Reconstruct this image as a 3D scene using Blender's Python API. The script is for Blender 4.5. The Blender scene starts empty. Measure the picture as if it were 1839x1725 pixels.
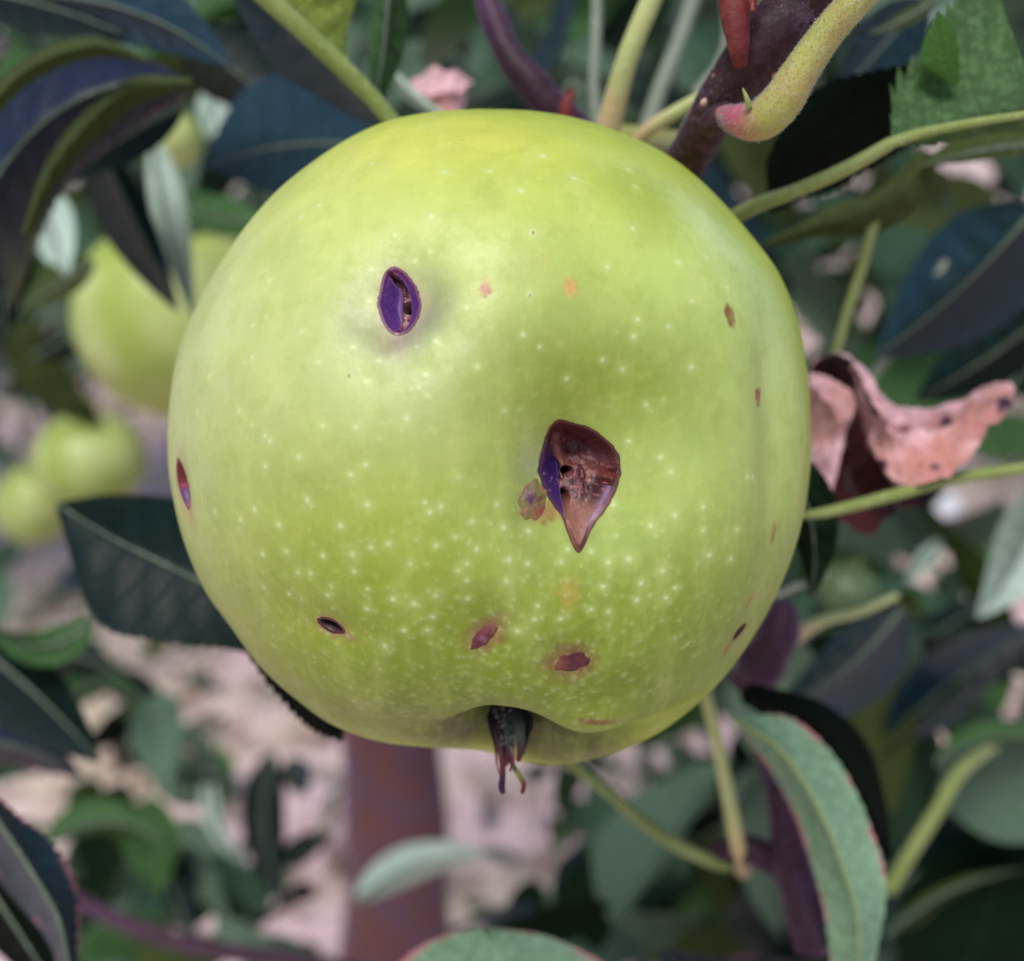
import bpy, math, random
import numpy as np
R = math.radians
random.seed(7); rng = np.random.default_rng(7)
SC = bpy.context.scene
COL = SC.collection

# ------------------------------------------------------------------ camera
FPX = 1766.0
PITCH = R(20)
CAMP = np.array([0.0, 0.0, 1.35])
RT = np.array([1.0, 0, 0]); FW = np.array([0, math.cos(PITCH), -math.sin(PITCH)]); UP = np.array([0, math.sin(PITCH), math.cos(PITCH)])
cam = bpy.data.cameras.new('camera'); camo = bpy.data.objects.new('camera', cam); COL.objects.link(camo)
camo.location = CAMP; camo.rotation_euler = (R(90) - PITCH, 0, 0)
cam.sensor_width = 36; cam.lens = 36 * FPX / 1839; cam.clip_start = 0.01; cam.clip_end = 500
cam.dof.use_dof = True; cam.dof.focus_distance = 0.0925; cam.dof.aperture_fstop = cam.lens / 2.35
SC.camera = camo
SC.render.engine = 'CYCLES'
SC.cycles.use_denoising = True
SC.cycles.max_bounces = 8; SC.cycles.transmission_bounces = 4

# ------------------------------------------------------------------ sky and sun
W = bpy.data.worlds.new('World'); SC.world = W; W.use_nodes = True
wn = W.node_tree.nodes; wl = W.node_tree.links
sky = wn.new('ShaderNodeTexSky'); sky.sky_type = 'NISHITA'; sky.sun_disc = False
SUN_EL, SUN_AZ = R(62), R(200)      # azimuth measured from +Y clockwise: behind the camera, to the left
sky.sun_elevation = SUN_EL; sky.sun_rotation = SUN_AZ
sky.dust_density = 0.4; sky.air_density = 1.2; sky.ozone_density = 2.5
wl.new(sky.outputs[0], wn['Background'].inputs[0]); wn['Background'].inputs[1].default_value = 0.09
sun = bpy.data.lights.new('sun', 'SUN'); suno = bpy.data.objects.new('sun', sun); COL.objects.link(suno)
sun.energy = 2.9; sun.angle = R(30); sun.color = (1.0, 0.95, 0.88)
suno.rotation_euler = (R(90) - SUN_EL, 0, math.pi - SUN_AZ)
SC.view_settings.view_transform = 'Standard'; SC.view_settings.look = 'None'
SC.view_settings.exposure = 0.19; SC.view_settings.gamma = 1.0

# ------------------------------------------------------------------ helpers
def P(x, y, d):
    x = np.asarray(x, float); y = np.asarray(y, float); d = np.asarray(d, float)
    return CAMP + d[..., None] * (FW + ((x - 919.5) / FPX)[..., None] * RT - ((y - 862.5) / FPX)[..., None] * UP)
def lin(c):
    c = np.asarray(c, float) / 255.0
    return np.where(c <= 0.04045, c / 12.92, ((c + 0.055) / 1.055) ** 2.4)
def L4(c): return tuple(float(v) for v in lin(c)) + (1.0,)
def sm(a, b, x):
    t = np.clip((np.asarray(x, float) - a) / (b - a), 0, 1); return t * t * (3 - 2 * t)
def catmull(pts, n):
    pts = np.asarray(pts, float)
    if len(pts) == 1: return np.repeat(pts, n, 0)
    if len(pts) == 2:
        t = np.linspace(0, 1, n)[:, None]; return pts[0] * (1 - t) + pts[1] * t
    p = np.vstack([2 * pts[0] - pts[1], pts, 2 * pts[-1] - pts[-2]])
    t = np.linspace(0, len(pts) - 1 - 1e-9, n); i = t.astype(int); f = (t - i)[:, None]
    a, b, c, d = p[i], p[i + 1], p[i + 2], p[i + 3]
    return 0.5 * (2 * b + (c - a) * f + (2 * a - 5 * b + 4 * c - d) * f ** 2 + (3 * b - a - 3 * c + d) * f ** 3)
def mesh_np(name, V, F, mat, parent=None, uv=None, col=None, origin=None, smooth=True):
    V = np.asarray(V, np.float64)
    if origin is None: origin = np.zeros(3) if parent is None else np.array(parent['_o'])
    V = V - origin
    F = np.asarray(F, np.int64); k = F.shape[1]
    me = bpy.data.meshes.new(name)
    me.vertices.add(len(V)); me.vertices.foreach_set('co', V.astype(np.float32).ravel())
    me.loops.add(F.size); me.loops.foreach_set('vertex_index', F.ravel().astype(np.int32))
    me.polygons.add(len(F)); me.polygons.foreach_set('loop_start', np.arange(0, F.size, k, dtype=np.int32))
    me.polygons.foreach_set('loop_total', np.full(len(F), k, np.int32))
    me.update(calc_edges=True)
    me.polygons.foreach_set('use_smooth', np.full(len(F), smooth, bool))
    if uv is not None:
        l = me.uv_layers.new(name='UVMap'); l.data.foreach_set('uv', np.asarray(uv, np.float32)[F.ravel()].ravel())
    if col is not None:
        a = me.color_attributes.new('Col', 'FLOAT_COLOR', 'POINT')
        c = np.ones((len(V), 4), np.float32); c[:, :3] = col; a.data.foreach_set('color', c.ravel())
    me.materials.append(mat)
    me.validate()
    o = bpy.data.objects.new(name, me); COL.objects.link(o)
    if parent is not None: o.parent = parent
    else: o.location = origin
    return o
def tag(o, label, cat, group=None, kind=None):
    if label: o['label'] = label
    if cat: o['category'] = cat
    if group: o['group'] = group
    if kind: o['kind'] = kind
    return o
def empty(name, loc, label, cat, group=None):
    o = bpy.data.objects.new(name, None); COL.objects.link(o); o.location = loc; o['_o'] = [float(v) for v in loc]
    o.empty_display_size = 0.01
    return tag(o, label, cat, group)
def gridF(n, m, wrap=False):
    i = np.arange(n - 1)[:, None]; j = np.arange(m if wrap else m - 1)[None, :]; j2 = (j + 1) % m
    return np.stack([i * m + j, i * m + j2, (i + 1) * m + j2, (i + 1) * m + j], -1).reshape(-1, 4)
def vnoise(p, seed=0):
    """smooth value noise in 3D, numpy"""
    p = np.asarray(p, float); i = np.floor(p).astype(np.int64); f = p - i; f = f * f * (3 - 2 * f)
    def h(a, b, c):
        n = (a * 374761393 + b * 668265263 + c * 1274126177 + seed * 971) & 0xffffffff
        n = ((n ^ (n >> 13)) * 1103515245) & 0xffffffff
        return ((n ^ (n >> 16)) & 0xffff) / 65535.0
    r = 0
    for a in (0, 1):
        for b in (0, 1):
            for c in (0, 1):
                w = (f[..., 0] if a else 1 - f[..., 0]) * (f[..., 1] if b else 1 - f[..., 1]) * (f[..., 2] if c else 1 - f[..., 2])
                r = r + w * h(i[..., 0] + a, i[..., 1] + b, i[..., 2] + c)
    return r
def fbm(p, o=3, seed=0):
    r = 0; a = 0.5; s = 0
    for k in range(o):
        r = r + a * vnoise(np.asarray(p) * 2 ** k, seed + k); s += a; a *= 0.5
    return r / s

# ------------------------------------------------------------------ materials
class NT:
    def __init__(s, name):
        s.m = bpy.data.materials.new(name); s.m.use_nodes = True; s.t = s.m.node_tree; s.b = s.t.nodes['Principled BSDF']
    def n(s, typ, **k):
        o = s.t.nodes.new(typ)
        for a, v in k.items(): setattr(o, a, v)
        return o
    def set(s, sock, v):
        if hasattr(v, 'links') or isinstance(v, bpy.types.NodeSocket): s.t.links.new(v, sock)
        elif isinstance(v, (tuple, list)) and len(v) == 3 and sock.type == 'RGBA': sock.default_value = (*v, 1)
        else: sock.default_value = v
    def math(s, op, a, b=0.5, c=None):
        o = s.n('ShaderNodeMath', operation=op); s.set(o.inputs[0], a); s.set(o.inputs[1], b)
        if c is not None: s.set(o.inputs[2], c)
        return o.outputs[0]
    def mix(s, f, a, b):
        o = s.n('ShaderNodeMix', data_type='RGBA'); s.set(o.inputs[0], f); s.set(o.inputs[6], a); s.set(o.inputs[7], b); return o.outputs[2]
    def ss(s, v, a, b, lo=0.0, hi=1.0):
        o = s.n('ShaderNodeMapRange', interpolation_type='SMOOTHSTEP'); s.set(o.inputs[0], v)
        o.inputs[1].default_value = a; o.inputs[2].default_value = b; o.inputs[3].default_value = lo; o.inputs[4].default_value = hi; return o.outputs[0]
    def noise(s, scale, detail=3, rough=0.5, vec=None, dist=0.0):
        o = s.n('ShaderNodeTexNoise'); o.inputs['Scale'].default_value = scale; o.inputs['Detail'].default_value = detail
        o.inputs['Roughness'].default_value = rough; o.inputs['Distortion'].default_value = dist
        s.set(o.inputs['Vector'], vec if vec is not None else s.obj()); return o.outputs['Fac']
    def vor(s, scale, feature='F1', vec=None, out='Distance'):
        o = s.n('ShaderNodeTexVoronoi', feature=feature); o.inputs['Scale'].default_value = scale
        s.set(o.inputs['Vector'], vec if vec is not None else s.obj()); return o.outputs[out]
    def obj(s):
        if not hasattr(s, '_o'): s._o = s.n('ShaderNodeTexCoord').outputs['Object']
        return s._o
    def bump(s, h, dist, strength=1.0):
        o = s.n('ShaderNodeBump'); o.inputs['Distance'].default_value = dist; o.inputs['Strength'].default_value = strength
        s.set(o.inputs['Height'], h); s.set(s.b.inputs['Normal'], o.outputs[0])
    def P(s, **k):
        nm = {'base': 'Base Color', 'rough': 'Roughness', 'spec': 'Specular IOR Level', 'coat': 'Coat Weight', 'coatr': 'Coat Roughness', 'sheen': 'Sheen Weight',
              'sheent': 'Sheen Tint', 'sheenr': 'Sheen Roughness', 'sss': 'Subsurface Weight', 'ssr': 'Subsurface Radius', 'sssc': 'Subsurface Scale', 'trans': 'Transmission Weight'}
        for a, v in k.items(): s.set(s.b.inputs[nm[a]], v)
        return s

def skin_mat():
    m = NT('apple_skin'); a = m.n('ShaderNodeVertexColor', layer_name='Col').outputs[0]
    n1 = m.noise(900, 4, 0.6); n2 = m.noise(140, 3, 0.5)
    n3 = m.noise(380, 4, 0.65); mp = m.n('ShaderNodeMapping'); m.set(mp.inputs[0], m.obj()); mp.inputs['Scale'].default_value = (1, 0.35, 0.22); n4 = m.noise(330, 4, 0.6, mp.outputs[0])
    c = m.mix(m.ss(n2, 0.35, 0.7, 0, 0.25), a, L4((150, 170, 62)))
    c = m.mix(m.ss(n4, 0.45, 0.72, 0, 0.22), c, L4((206, 214, 130)))
    c = m.mix(m.ss(n3, 0.48, 0.70, 0, 0.22), c, L4((140, 160, 52)))
    c = m.mix(m.ss(n1, 0.45, 0.75, 0, 0.18), c, L4((206, 216, 118)))
    c = m.mix(m.ss(m.noise(55, 5, 0.7), 0.58, 0.75, 0, 0.22), c, L4((196, 170, 96)))
    m.P(base=c, rough=m.ss(n3, 0.3, 0.7, 0.36, 0.56), spec=0.42, sss=0.06, ssr=(0.0030, 0.0036, 0.0012), sssc=1.0, coat=0.10, coatr=0.45)
    m.bump(m.math('ADD', m.math('MULTIPLY', n1, 0.5), m.math('MULTIPLY', n3, 1.0)), 0.00009)
    return m.m
def attr_mat(name, rough, spec=0.5, coat=0.0, bscale=2500, bd=0.00008):
    m = NT(name); a = m.n('ShaderNodeVertexColor', layer_name='Col').outputs[0]
    n = m.noise(bscale, 4, 0.65); c = m.mix(m.ss(n, 0.3, 0.75, 0, 0.3), a, L4((20, 8, 14)))
    m.P(base=c, rough=rough, spec=spec, coat=coat, coatr=0.3); m.bump(n, bd); return m.m
def far_apple_mat(name, c1, c2):
    m = NT(name); n = m.noise(30, 3, 0.5); m.P(base=m.mix(m.ss(n, 0.35, 0.65), L4(c1), L4(c2)), rough=0.4, spec=0.5, sss=0.1, ssr=(.003, .004, .001), sssc=1.0)
    v = m.vor(260); c = m.b.inputs['Base Color'].links[0].from_socket
    m.set(m.b.inputs['Base Color'], m.mix(m.ss(v, 0.08, 0.16, 0.8, 0.0), c, L4((230, 235, 190)))); return m.m
def leaf_mat(name, top, under, gloss=0.35, edge=None, veins=8, wool=0.5, vein_c=None, coat=0.25, spots=0.0, trans=0.08, spec=0.28):
    m = NT(name); uv = m.n('ShaderNodeUVMap').outputs[0]; sp = m.n('ShaderNodeSeparateXYZ'); m.set(sp.inputs[0], uv)
    u, v = sp.outputs[0], sp.outputs[1]
    av = m.math('MULTIPLY', m.math('ABSOLUTE', m.math('SUBTRACT', v, 0.5)), 2.0)
    back = m.n('ShaderNodeNewGeometry').outputs['Backfacing']
    wob = m.noise(60, 3, 0.6)
    ph = m.math('ADD', m.math('SUBTRACT', m.math('MULTIPLY', u, float(veins)), m.math('MULTIPLY', m.math('POWER', av, 1.25), 1.6)), m.math('MULTIPLY', wob, 0.35))
    tri = m.math('MULTIPLY', m.math('ABSOLUTE', m.math('SUBTRACT', m.math('FRACT', ph), 0.5)), 2.0)  # 0 on vein..
    lv = m.ss(tri, 0.0, 0.13, 1.0, 0.0)
    mv = m.ss(av, 0.0, 0.05, 1.0, 0.0)
    vein = m.math('MAXIMUM', lv, mv)
    net = m.vor(420, 'DISTANCE_TO_EDGE'); netv = m.ss(net, 0.0, 0.10, 1.0, 0.0)
    n1 = m.noise(45, 4, 0.6); n2 = m.noise(700, 3, 0.7)
    t = m.mix(m.ss(n1, 0.3, 0.7), L4(top), L4([c * 0.72 for c in top]))
    t = m.mix(m.math('MULTIPLY', vein, 0.32), t, L4(vein_c or [min(255, c * 1.5 + 15) for c in top]))
    t = m.mix(m.math('MULTIPLY', netv, 0.12), t, L4([min(255, c * 1.3 + 10) for c in top]))
    w = m.mix(m.ss(n1, 0.3, 0.7), L4(under), L4([c * 0.85 for c in under]))
    w = m.mix(m.ss(n2, 0.45, 0.62, 0, wool), w, L4([min(255, c * 1.22 + 14) for c in under]))
    w = m.mix(m.math('MULTIPLY', netv, 0.30), w, L4([c * 0.75 for c in under]))
    w = m.mix(m.math('MULTIPLY', vein, 0.45), w, L4([min(255, c * 1.2 + 20) for c in under]))
    c = m.mix(back, t, w)
    if edge: c = m.mix(m.math('MULTIPLY', m.ss(av, 0.86, 0.99), m.ss(m.noise(120, 2), 0.42, 0.6)), c, L4(edge))
    if spots: c = m.mix(m.math('MULTIPLY', m.ss(m.noise(90, 2, 0.4), 0.66, 0.72), spots), c, L4((120, 70, 45)))
    m.P(base=c, rough=m.ss(back, 0, 1, gloss, 0.8), spec=m.ss(back, 0, 1, spec, spec * 0.6), coat=m.ss(back, 0, 1, coat, 0.0), coatr=0.3)
    h = m.math('SUBTRACT', m.math('MULTIPLY', n1, 0.6), m.math('MULTIPLY', vein, m.ss(back, 0, 1, 0.8, -0.8)))
    h = m.math('ADD', h, m.math('MULTIPLY', netv, -0.15))
    m.bump(h, 0.0003, 0.8)
    # a little light comes through the blade
    tr = m.n('ShaderNodeBsdfTranslucent'); m.set(tr.inputs[0], L4([min(255, top[0] * 1.9 + 20), min(255, top[1] * 2.0 + 20), top[2] * 0.9]))
    mx = m.n('ShaderNodeMixShader'); mx.inputs[0].default_value = trans
    out = m.t.nodes['Material Output']; m.t.links.new(m.b.outputs[0], mx.inputs[1]); m.t.links.new(tr.outputs[0], mx.inputs[2]); m.t.links.new(mx.outputs[0], out.inputs[0])
    return m.m
def stem_mat(name, c1, c2, c3=None, sheen=0.35, fuzz=(200, 200, 190), rough=0.6, scale=160, mixscale=40):
    m = NT(name); n = m.noise(mixscale, 4, 0.6); n2 = m.noise(scale * 6, 3, 0.7)
    c = m.mix(m.ss(n, 0.35, 0.65), L4(c1), L4(c2))
    if c3 is not None:
        uv = m.n('ShaderNodeUVMap').outputs[0]; sp = m.n('ShaderNodeSeparateXYZ'); m.set(sp.inputs[0], uv)
        c = m.mix(m.ss(m.noise(200, 3, 0.6), 0.5, 0.68, 0, 0.35), c, L4([a * 0.5 + b * 0.5 for a, b in zip(c2, c3)]))
        c = m.mix(m.ss(m.math('ADD', sp.outputs[0], m.math('MULTIPLY', n, 0.25)), 0.30, 0.52, 1.0, 0.0), c, L4(c3))
    c = m.mix(m.ss(n2, 0.5, 0.7, 0, 0.25), c, L4(fuzz))
    m.P(base=c, rough=rough, spec=0.35, sheen=sheen, sheenr=0.35, sheent=L4((225, 225, 235))); m.bump(n2, 0.0002); return m.m
def bark_mat(name, c1, c2, fuzz, lent, sc=1.0, sheen=0.6):
    m = NT(name); n = m.noise(70 * sc, 4, 0.6); n2 = m.noise(1100 * sc, 3, 0.7)
    c = m.mix(m.ss(n, 0.35, 0.65), L4(c1), L4(c2))
    c = m.mix(m.math('MULTIPLY', m.ss(n2, 0.48, 0.62), m.ss(m.noise(110 * sc, 3), 0.55, 0.75, 0.10, 0.6)), c, L4(fuzz))
    v = m.vor(230 * sc); sp = m.ss(v, 0.07, 0.12, 1.0, 0.0)
    c = m.mix(sp, c, L4(lent))
    m.P(base=c, rough=0.55, spec=0.35, sheen=sheen, sheenr=0.4, sheent=L4((170, 150, 190)))
    m.bump(m.math('ADD', m.math('MULTIPLY', n2, 0.35), m.math('ADD', n, sp)), 0.0004 / sc); return m.m

M = {}
M['skin'] = skin_mat()
M['wound'] = attr_mat('wounded_flesh', 0.5, 0.45, 0.15)
M['calyx'] = attr_mat('dry_calyx', 0.8, 0.2)
M['apple_far'] = far_apple_mat('green_apple_skin', (158, 176, 78), (190, 202, 128))
M['apple_dim'] = far_apple_mat('dark_green_apple_skin', (70, 92, 56), (90, 110, 76))
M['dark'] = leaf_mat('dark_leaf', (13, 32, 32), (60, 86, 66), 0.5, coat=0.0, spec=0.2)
M['deep'] = leaf_mat('shaded_leaf', (5, 15, 8), (16, 34, 18), 0.8, coat=0.0, spec=0.08)  # near-black copy: shade on turned-away leaves is put into the colour
M['blue'] = leaf_mat('glossy_leaf', (30, 54, 70), (90, 112, 92), 0.40, coat=0.12)
M['pinktooth'] = leaf_mat('pink_margined_leaf', (34, 54, 70), (90, 110, 88), 0.40, coat=0.12, edge=(190, 120, 140))
M['violet'] = leaf_mat('violet_leaf', (28, 38, 64), (90, 100, 66), 0.42, coat=0.12, edge=(140, 80, 100))
M['olivel'] = leaf_mat('light_olive_leaf', (70, 88, 30), (126, 140, 62), 0.5, coat=0.05, wool=0.35)
M['olive'] = leaf_mat('olive_leaf', (50, 66, 24), (64, 74, 38), 0.55, coat=0.0, wool=0.35)
M['mid'] = leaf_mat('green_leaf', (30, 62, 32), (66, 98, 56), 0.5, coat=0.0)
M['pale'] = leaf_mat('pale_leaf', (60, 90, 56), (128, 160, 130), 0.5, edge=(190, 120, 130), wool=0.3, spots=0.3)
M['mint'] = leaf_mat('mint_leaf', (60, 90, 56), (190, 214, 196), 0.5, wool=0.3)
M['wooly'] = leaf_mat('woolly_leaf', (60, 92, 40), (66, 92, 56), 0.7, wool=0.6)
M['brightg'] = leaf_mat('bright_leaf', (52, 92, 26), (58, 92, 36), 0.6, wool=0.1)
M['rib'] = stem_mat('leaf_rib', (120, 140, 84), (148, 160, 100))
M['rib_dim'] = stem_mat('leaf_rib_dim', (70, 90, 74), (96, 110, 90))
M['petiole'] = stem_mat('petiole_green', (122, 138, 66), (146, 156, 92), fuzz=(205, 210, 170))
M['petiole_y'] = stem_mat('petiole_yellow', (186, 190, 120), (200, 205, 140), (205, 180, 130), fuzz=(220, 220, 180))
M['petiole_dim'] = stem_mat('petiole_grey', (120, 130, 110), (140, 146, 130))
M['petiole_pink'] = stem_mat('petiole_pink', (150, 160, 72), (172, 168, 88), (188, 84, 108), fuzz=(205, 190, 195), sheen=0.6)
M['bark'] = bark_mat('twig_bark', (40, 14, 20), (54, 24, 32), (120, 92, 120), (190, 140, 90), sheen=0.35)
M['bark2'] = bark_mat('purple_bark', (46, 16, 28), (70, 34, 58), (130, 100, 150), (170, 110, 100), 0.8)
M['trunk'] = bark_mat('trunk_bark', (104, 62, 54), (92, 64, 78), (110, 98, 136), (100, 74, 70), 0.3, 0.3)
M['bud'] = stem_mat('red_bud', (122, 40, 34), (96, 26, 30), fuzz=(150, 90, 84), sheen=0.2)

# ------------------------------------------------------------------ ground
def ground_mat():
    m = NT('orchard_soil'); n = m.noise(1.3, 5, 0.6); n2 = m.noise(9, 5, 0.65); n3 = m.noise(60, 3, 0.6)
    c = m.mix(m.ss(n, 0.35, 0.65), L4((240, 204, 216)), L4((222, 204, 180)))
    c = m.mix(m.ss(n2, 0.48, 0.62, 0, 0.75), c, L4((148, 124, 108)))
    c = m.mix(m.ss(m.noise(3.1, 4, 0.6), 0.56, 0.66, 0, 0.85), c, L4((72, 88, 58)))
    c = m.mix(m.ss(n3, 0.55, 0.7, 0, 0.5), c, L4((244, 220, 228)))
    m.P(base=c, rough=0.95, spec=0.1); m.bump(m.math('ADD', n2, m.math('MULTIPLY', n3, 0.4)), 0.03); return m.m
gx = np.linspace(-1, 1, 121); gx = np.sign(gx) * np.abs(gx) ** 2.2 * 120
X, Y = np.meshgrid(gx, gx); Z = (fbm(np.stack([X * 1.5, Y * 1.5, X * 0], -1), 3) - 0.5) * 0.06
tag(mesh_np('ground', np.stack([X, Y, Z], -1).reshape(-1, 3), gridF(121, 121), ground_mat()), 'pale pinkish orchard soil with dry grass patches under the trees', None, kind='structure')

# ------------------------------------------------------------------ the main apple: shape
SIL = [(860,195),(950,198),(1030,210),(1110,235),(1190,272),(1250,316),(1305,370),(1360,435),(1400,492),(1430,565),(1448,650),(1456,740),(1456,830),(1442,930),(1411,1030),(1361,1130),(1290,1228),(1205,1302),(1130,1342),(1050,1367),(985,1375),(920,1366),(860,1349),(760,1341),(680,1331),(600,1303),(540,1262),(470,1200),(412,1122),(368,1060),(333,980),(312,900),(302,830),(303,740),(318,640),(350,555),(400,465),(458,385),(520,322),(612,256),(695,217),(780,200)]
D0 = 0.122
AC = P(880, 775, D0)
AZ = (CAMP - AC); DIST = np.linalg.norm(AZ); AZ /= DIST
AX = np.cross(UP, AZ); AX /= np.linalg.norm(AX); AY = np.cross(AZ, AX)
_th, _R = [], []
for (x, y) in catmull(SIL + SIL[:1], 400)[:-1]:
    d = P(x, y, 1.0) - CAMP; d /= np.linalg.norm(d)
    ca = float(-d @ AZ); al = math.acos(ca); _th.append(math.atan2(d @ AY, d @ AX)); _R.append(DIST * math.sin(al))
_o = np.argsort(_th); _th = np.array(_th)[_o]; _R = np.array(_R)[_o]
_th = np.concatenate([_th - 2 * math.pi, _th, _th + 2 * math.pi]); _R = np.concatenate([_R] * 3)
R0 = 0.0378
def rbase(dl):
    """base radius for unit directions dl given in the apple's local axes"""
    th = np.arctan2(dl[..., 1], dl[..., 0]); s = np.sqrt(np.clip(1 - dl[..., 2] ** 2, 0, 1))
    w = sm(0.35, 0.98, s)
    return np.interp(th, _th, _R) * w + R0 * (1 - w)
def hit0(x, y, rf=None):
    rf = rf or rbase
    x = np.atleast_1d(np.asarray(x, float)); y = np.atleast_1d(np.asarray(y, float))
    d = P(x, y, np.ones_like(x)) - CAMP; d /= np.linalg.norm(d, axis=-1, keepdims=True)
    tc = ((AC - CAMP) @ d.T) if d.ndim == 2 else (d @ (AC - CAMP))
    lo = tc - 0.06; hi = tc.copy()
    for _ in range(34):
        mid = (lo + hi) / 2; p = CAMP + mid[:, None] * d - AC; rr = np.linalg.norm(p, axis=1)
        dl = np.stack([p @ AX, p @ AY, p @ AZ], -1) / rr[:, None]
        ins = rr < rf(dl); hi = np.where(ins, mid, hi); lo = np.where(ins, lo, mid)
    p = CAMP + hi[:, None] * d - AC
    return np.stack([p @ AX, p @ AY, p @ AZ], -1)      # local coordinates
def frame(a):
    n = a / np.linalg.norm(a); tu = np.cross([0, 1, 0], n); tu /= np.linalg.norm(tu); return n, tu, np.cross(n, tu)
# dents and swellings: pixel, sigma along u and v (metres), depth (metres), rotation in degrees
DENTS = [(718,552,.0040,.0050,.0019,0),(1050,868,.0080,.0086,.0040,0),(1090,760,.0085,.006,.0013,0),(1040,850,.0042,.0050,.0014,0),(595,1122,.0026,.0018,.0006,-20),(870,1135,.0022,.0020,.0006,0),(1025,1188,.0026,.0020,.0006,0),
         (1398,790,.0028,.0075,.0013,4),(1180,350,.0040,.0050,.0006,30),(330,875,.0014,.0030,.0005,0),(1328,1133,.0018,.0024,.0004,0),(1060,1260,.006,.003,.0006,0),
         (560,760,.010,.010,-.0004,0),(800,960,.010,.008,-.0004,0),(1230,960,.010,.010,-.0005,0),(1240,420,.006,.006,-.0005,0),(820,700,.004,.004,-.0005,0),(1010,1010,.009,.003,-.0004,0)]
_D = []
for (x, y, su, sv, dp, rot) in DENTS:
    a = hit0(x, y)[0]; n, tu, tv = frame(a); c, s = math.cos(R(rot)), math.sin(R(rot))
    _D.append((a, c * tu + s * tv, -s * tu + c * tv, n, su, sv, dp))
# calyx basin: near the bottom, tipped towards the camera
def ldir(x, y, push):
    a = hit0(x, y)[0]; return a
BA = hit0(922, 1346)[0]; BN, BU, BV = frame(BA)
def rbody(dl):
    r = rbase(dl); p = dl * r[..., None]
    dr = np.zeros_like(r)
    for (a, u, v, n, su, sv, dp) in _D:
        q = p - a; g = np.exp(-0.5 * ((q @ u / su) ** 2 + (q @ v / sv) ** 2 + (q @ n / 0.02) ** 2)); dr -= dp * g
    q = p - BA; bu = q @ BU; bv = q @ BV; bn = q @ BN
    rr = np.sqrt((bu / 0.0035) ** 2 + ((bv + 0.0002) / 0.0044) ** 2 + (bn / 0.02) ** 2)
    dr -= 0.0105 * np.exp(-0.5 * rr ** 2.4)
    # a crease running from the basin to the right and a swelling lip on the near side
    dr -= 0.0022 * np.exp(-0.5 * (((bu - 0.009) / 0.006) ** 2 + ((bv - 0.0016) / 0.0020) ** 2 + (bn / 0.02) ** 2))
    dr -= 0.0008 * np.exp(-0.5 * (((bu + 0.009) / 0.006) ** 2 + ((bv - 0.0005) / 0.0026) ** 2 + (bn / 0.02) ** 2))
    dr += 0.0006 * np.exp(-0.5 * (((bu - 0.006) / 0.004) ** 2 + ((bv - 0.0062) / 0.0022) ** 2 + (bn / 0.02) ** 2))
    # stem cavity on the far upper side
    sd = np.array([0.25, 0.62, -0.745]); sd /= np.linalg.norm(sd)
    dr -= 0.012 * np.exp(-0.5 * ((1 - dl @ sd) / 0.045) ** 1.0)
    return r + dr
def hit(x, y): return hit0(x, y, rbody)
def toW(pl): return AC + pl[..., 0:1] * AX + pl[..., 1:2] * AY + pl[..., 2:3] * AZ

class Patch:
    """a frame on the apple's skin at a photo pixel; polygons are carried onto the skin"""
    def __init__(s, x, y):
        s.a = hit(x, y)[0]; s.n, s.tu, s.tv = frame(s.a)
    def uv(s, pts):
        pts = np.asarray(pts, float); h = hit(pts[:, 0], pts[:, 1]) - s.a
        return np.stack([h @ s.tu, h @ s.tv], -1)
    def surf(s, U, V):
        q = s.a + U[..., None] * s.tu + V[..., None] * s.tv
        dl = q / np.linalg.norm(q, axis=-1, keepdims=True); return dl * rbody(dl)[..., None], dl
def sdist(poly, U, V):
    """signed distance to a closed polygon (negative inside)"""
    best = np.full(U.shape, 1e9); ins = np.zeros(U.shape, bool); n = len(poly)
    for i in range(n):
        a, b = poly[i], poly[(i + 1) % n]; e = b - a
        t = np.clip(((U - a[0]) * e[0] + (V - a[1]) * e[1]) / (e @ e + 1e-20), 0, 1)
        best = np.minimum(best, np.hypot(U - a[0] - t * e[0], V - a[1] - t * e[1]))
        cond = ((a[1] > V) != (b[1] > V)) & (U < (b[0] - a[0]) * (V - a[1]) / (b[1] - a[1] + 1e-20) + a[0]); ins ^= cond
    return np.where(ins, -best, best)
W1 = Patch(716, 541)
W1O = [(708,483),(721,487),(735,502),(745,517),(752,538),(753,551),(749,569),(740,585),(729,595),(712,598),(701,592),(691,579),(683,554),(682,541),(686,521),(689,505),(695,490)]
W2 = Patch(1040, 850)
W2O = [(1002,757),(1019,759),(1054,770),(1080,787),(1101,811),(1108,836),(1106,857),(1096,884),(1080,912),(1061,938),(1047,968),(1038,978),(1028,964),(1017,938),(1009,919),(991,895),(977,867),(969,843),(974,813),(983,783),(991,766)]
W1P, W2P = W1.uv(W1O), W2.uv(W2O)
SL = []   # small slits: pixel, half width and half length in metres, angle, colours
SLITS = [(595,1122,.00062,.00135,66,'dark'),(330,868,.0011,.0026,12,'red'),(1327,1134,.00045,.00105,-38,'dark')]

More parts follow.
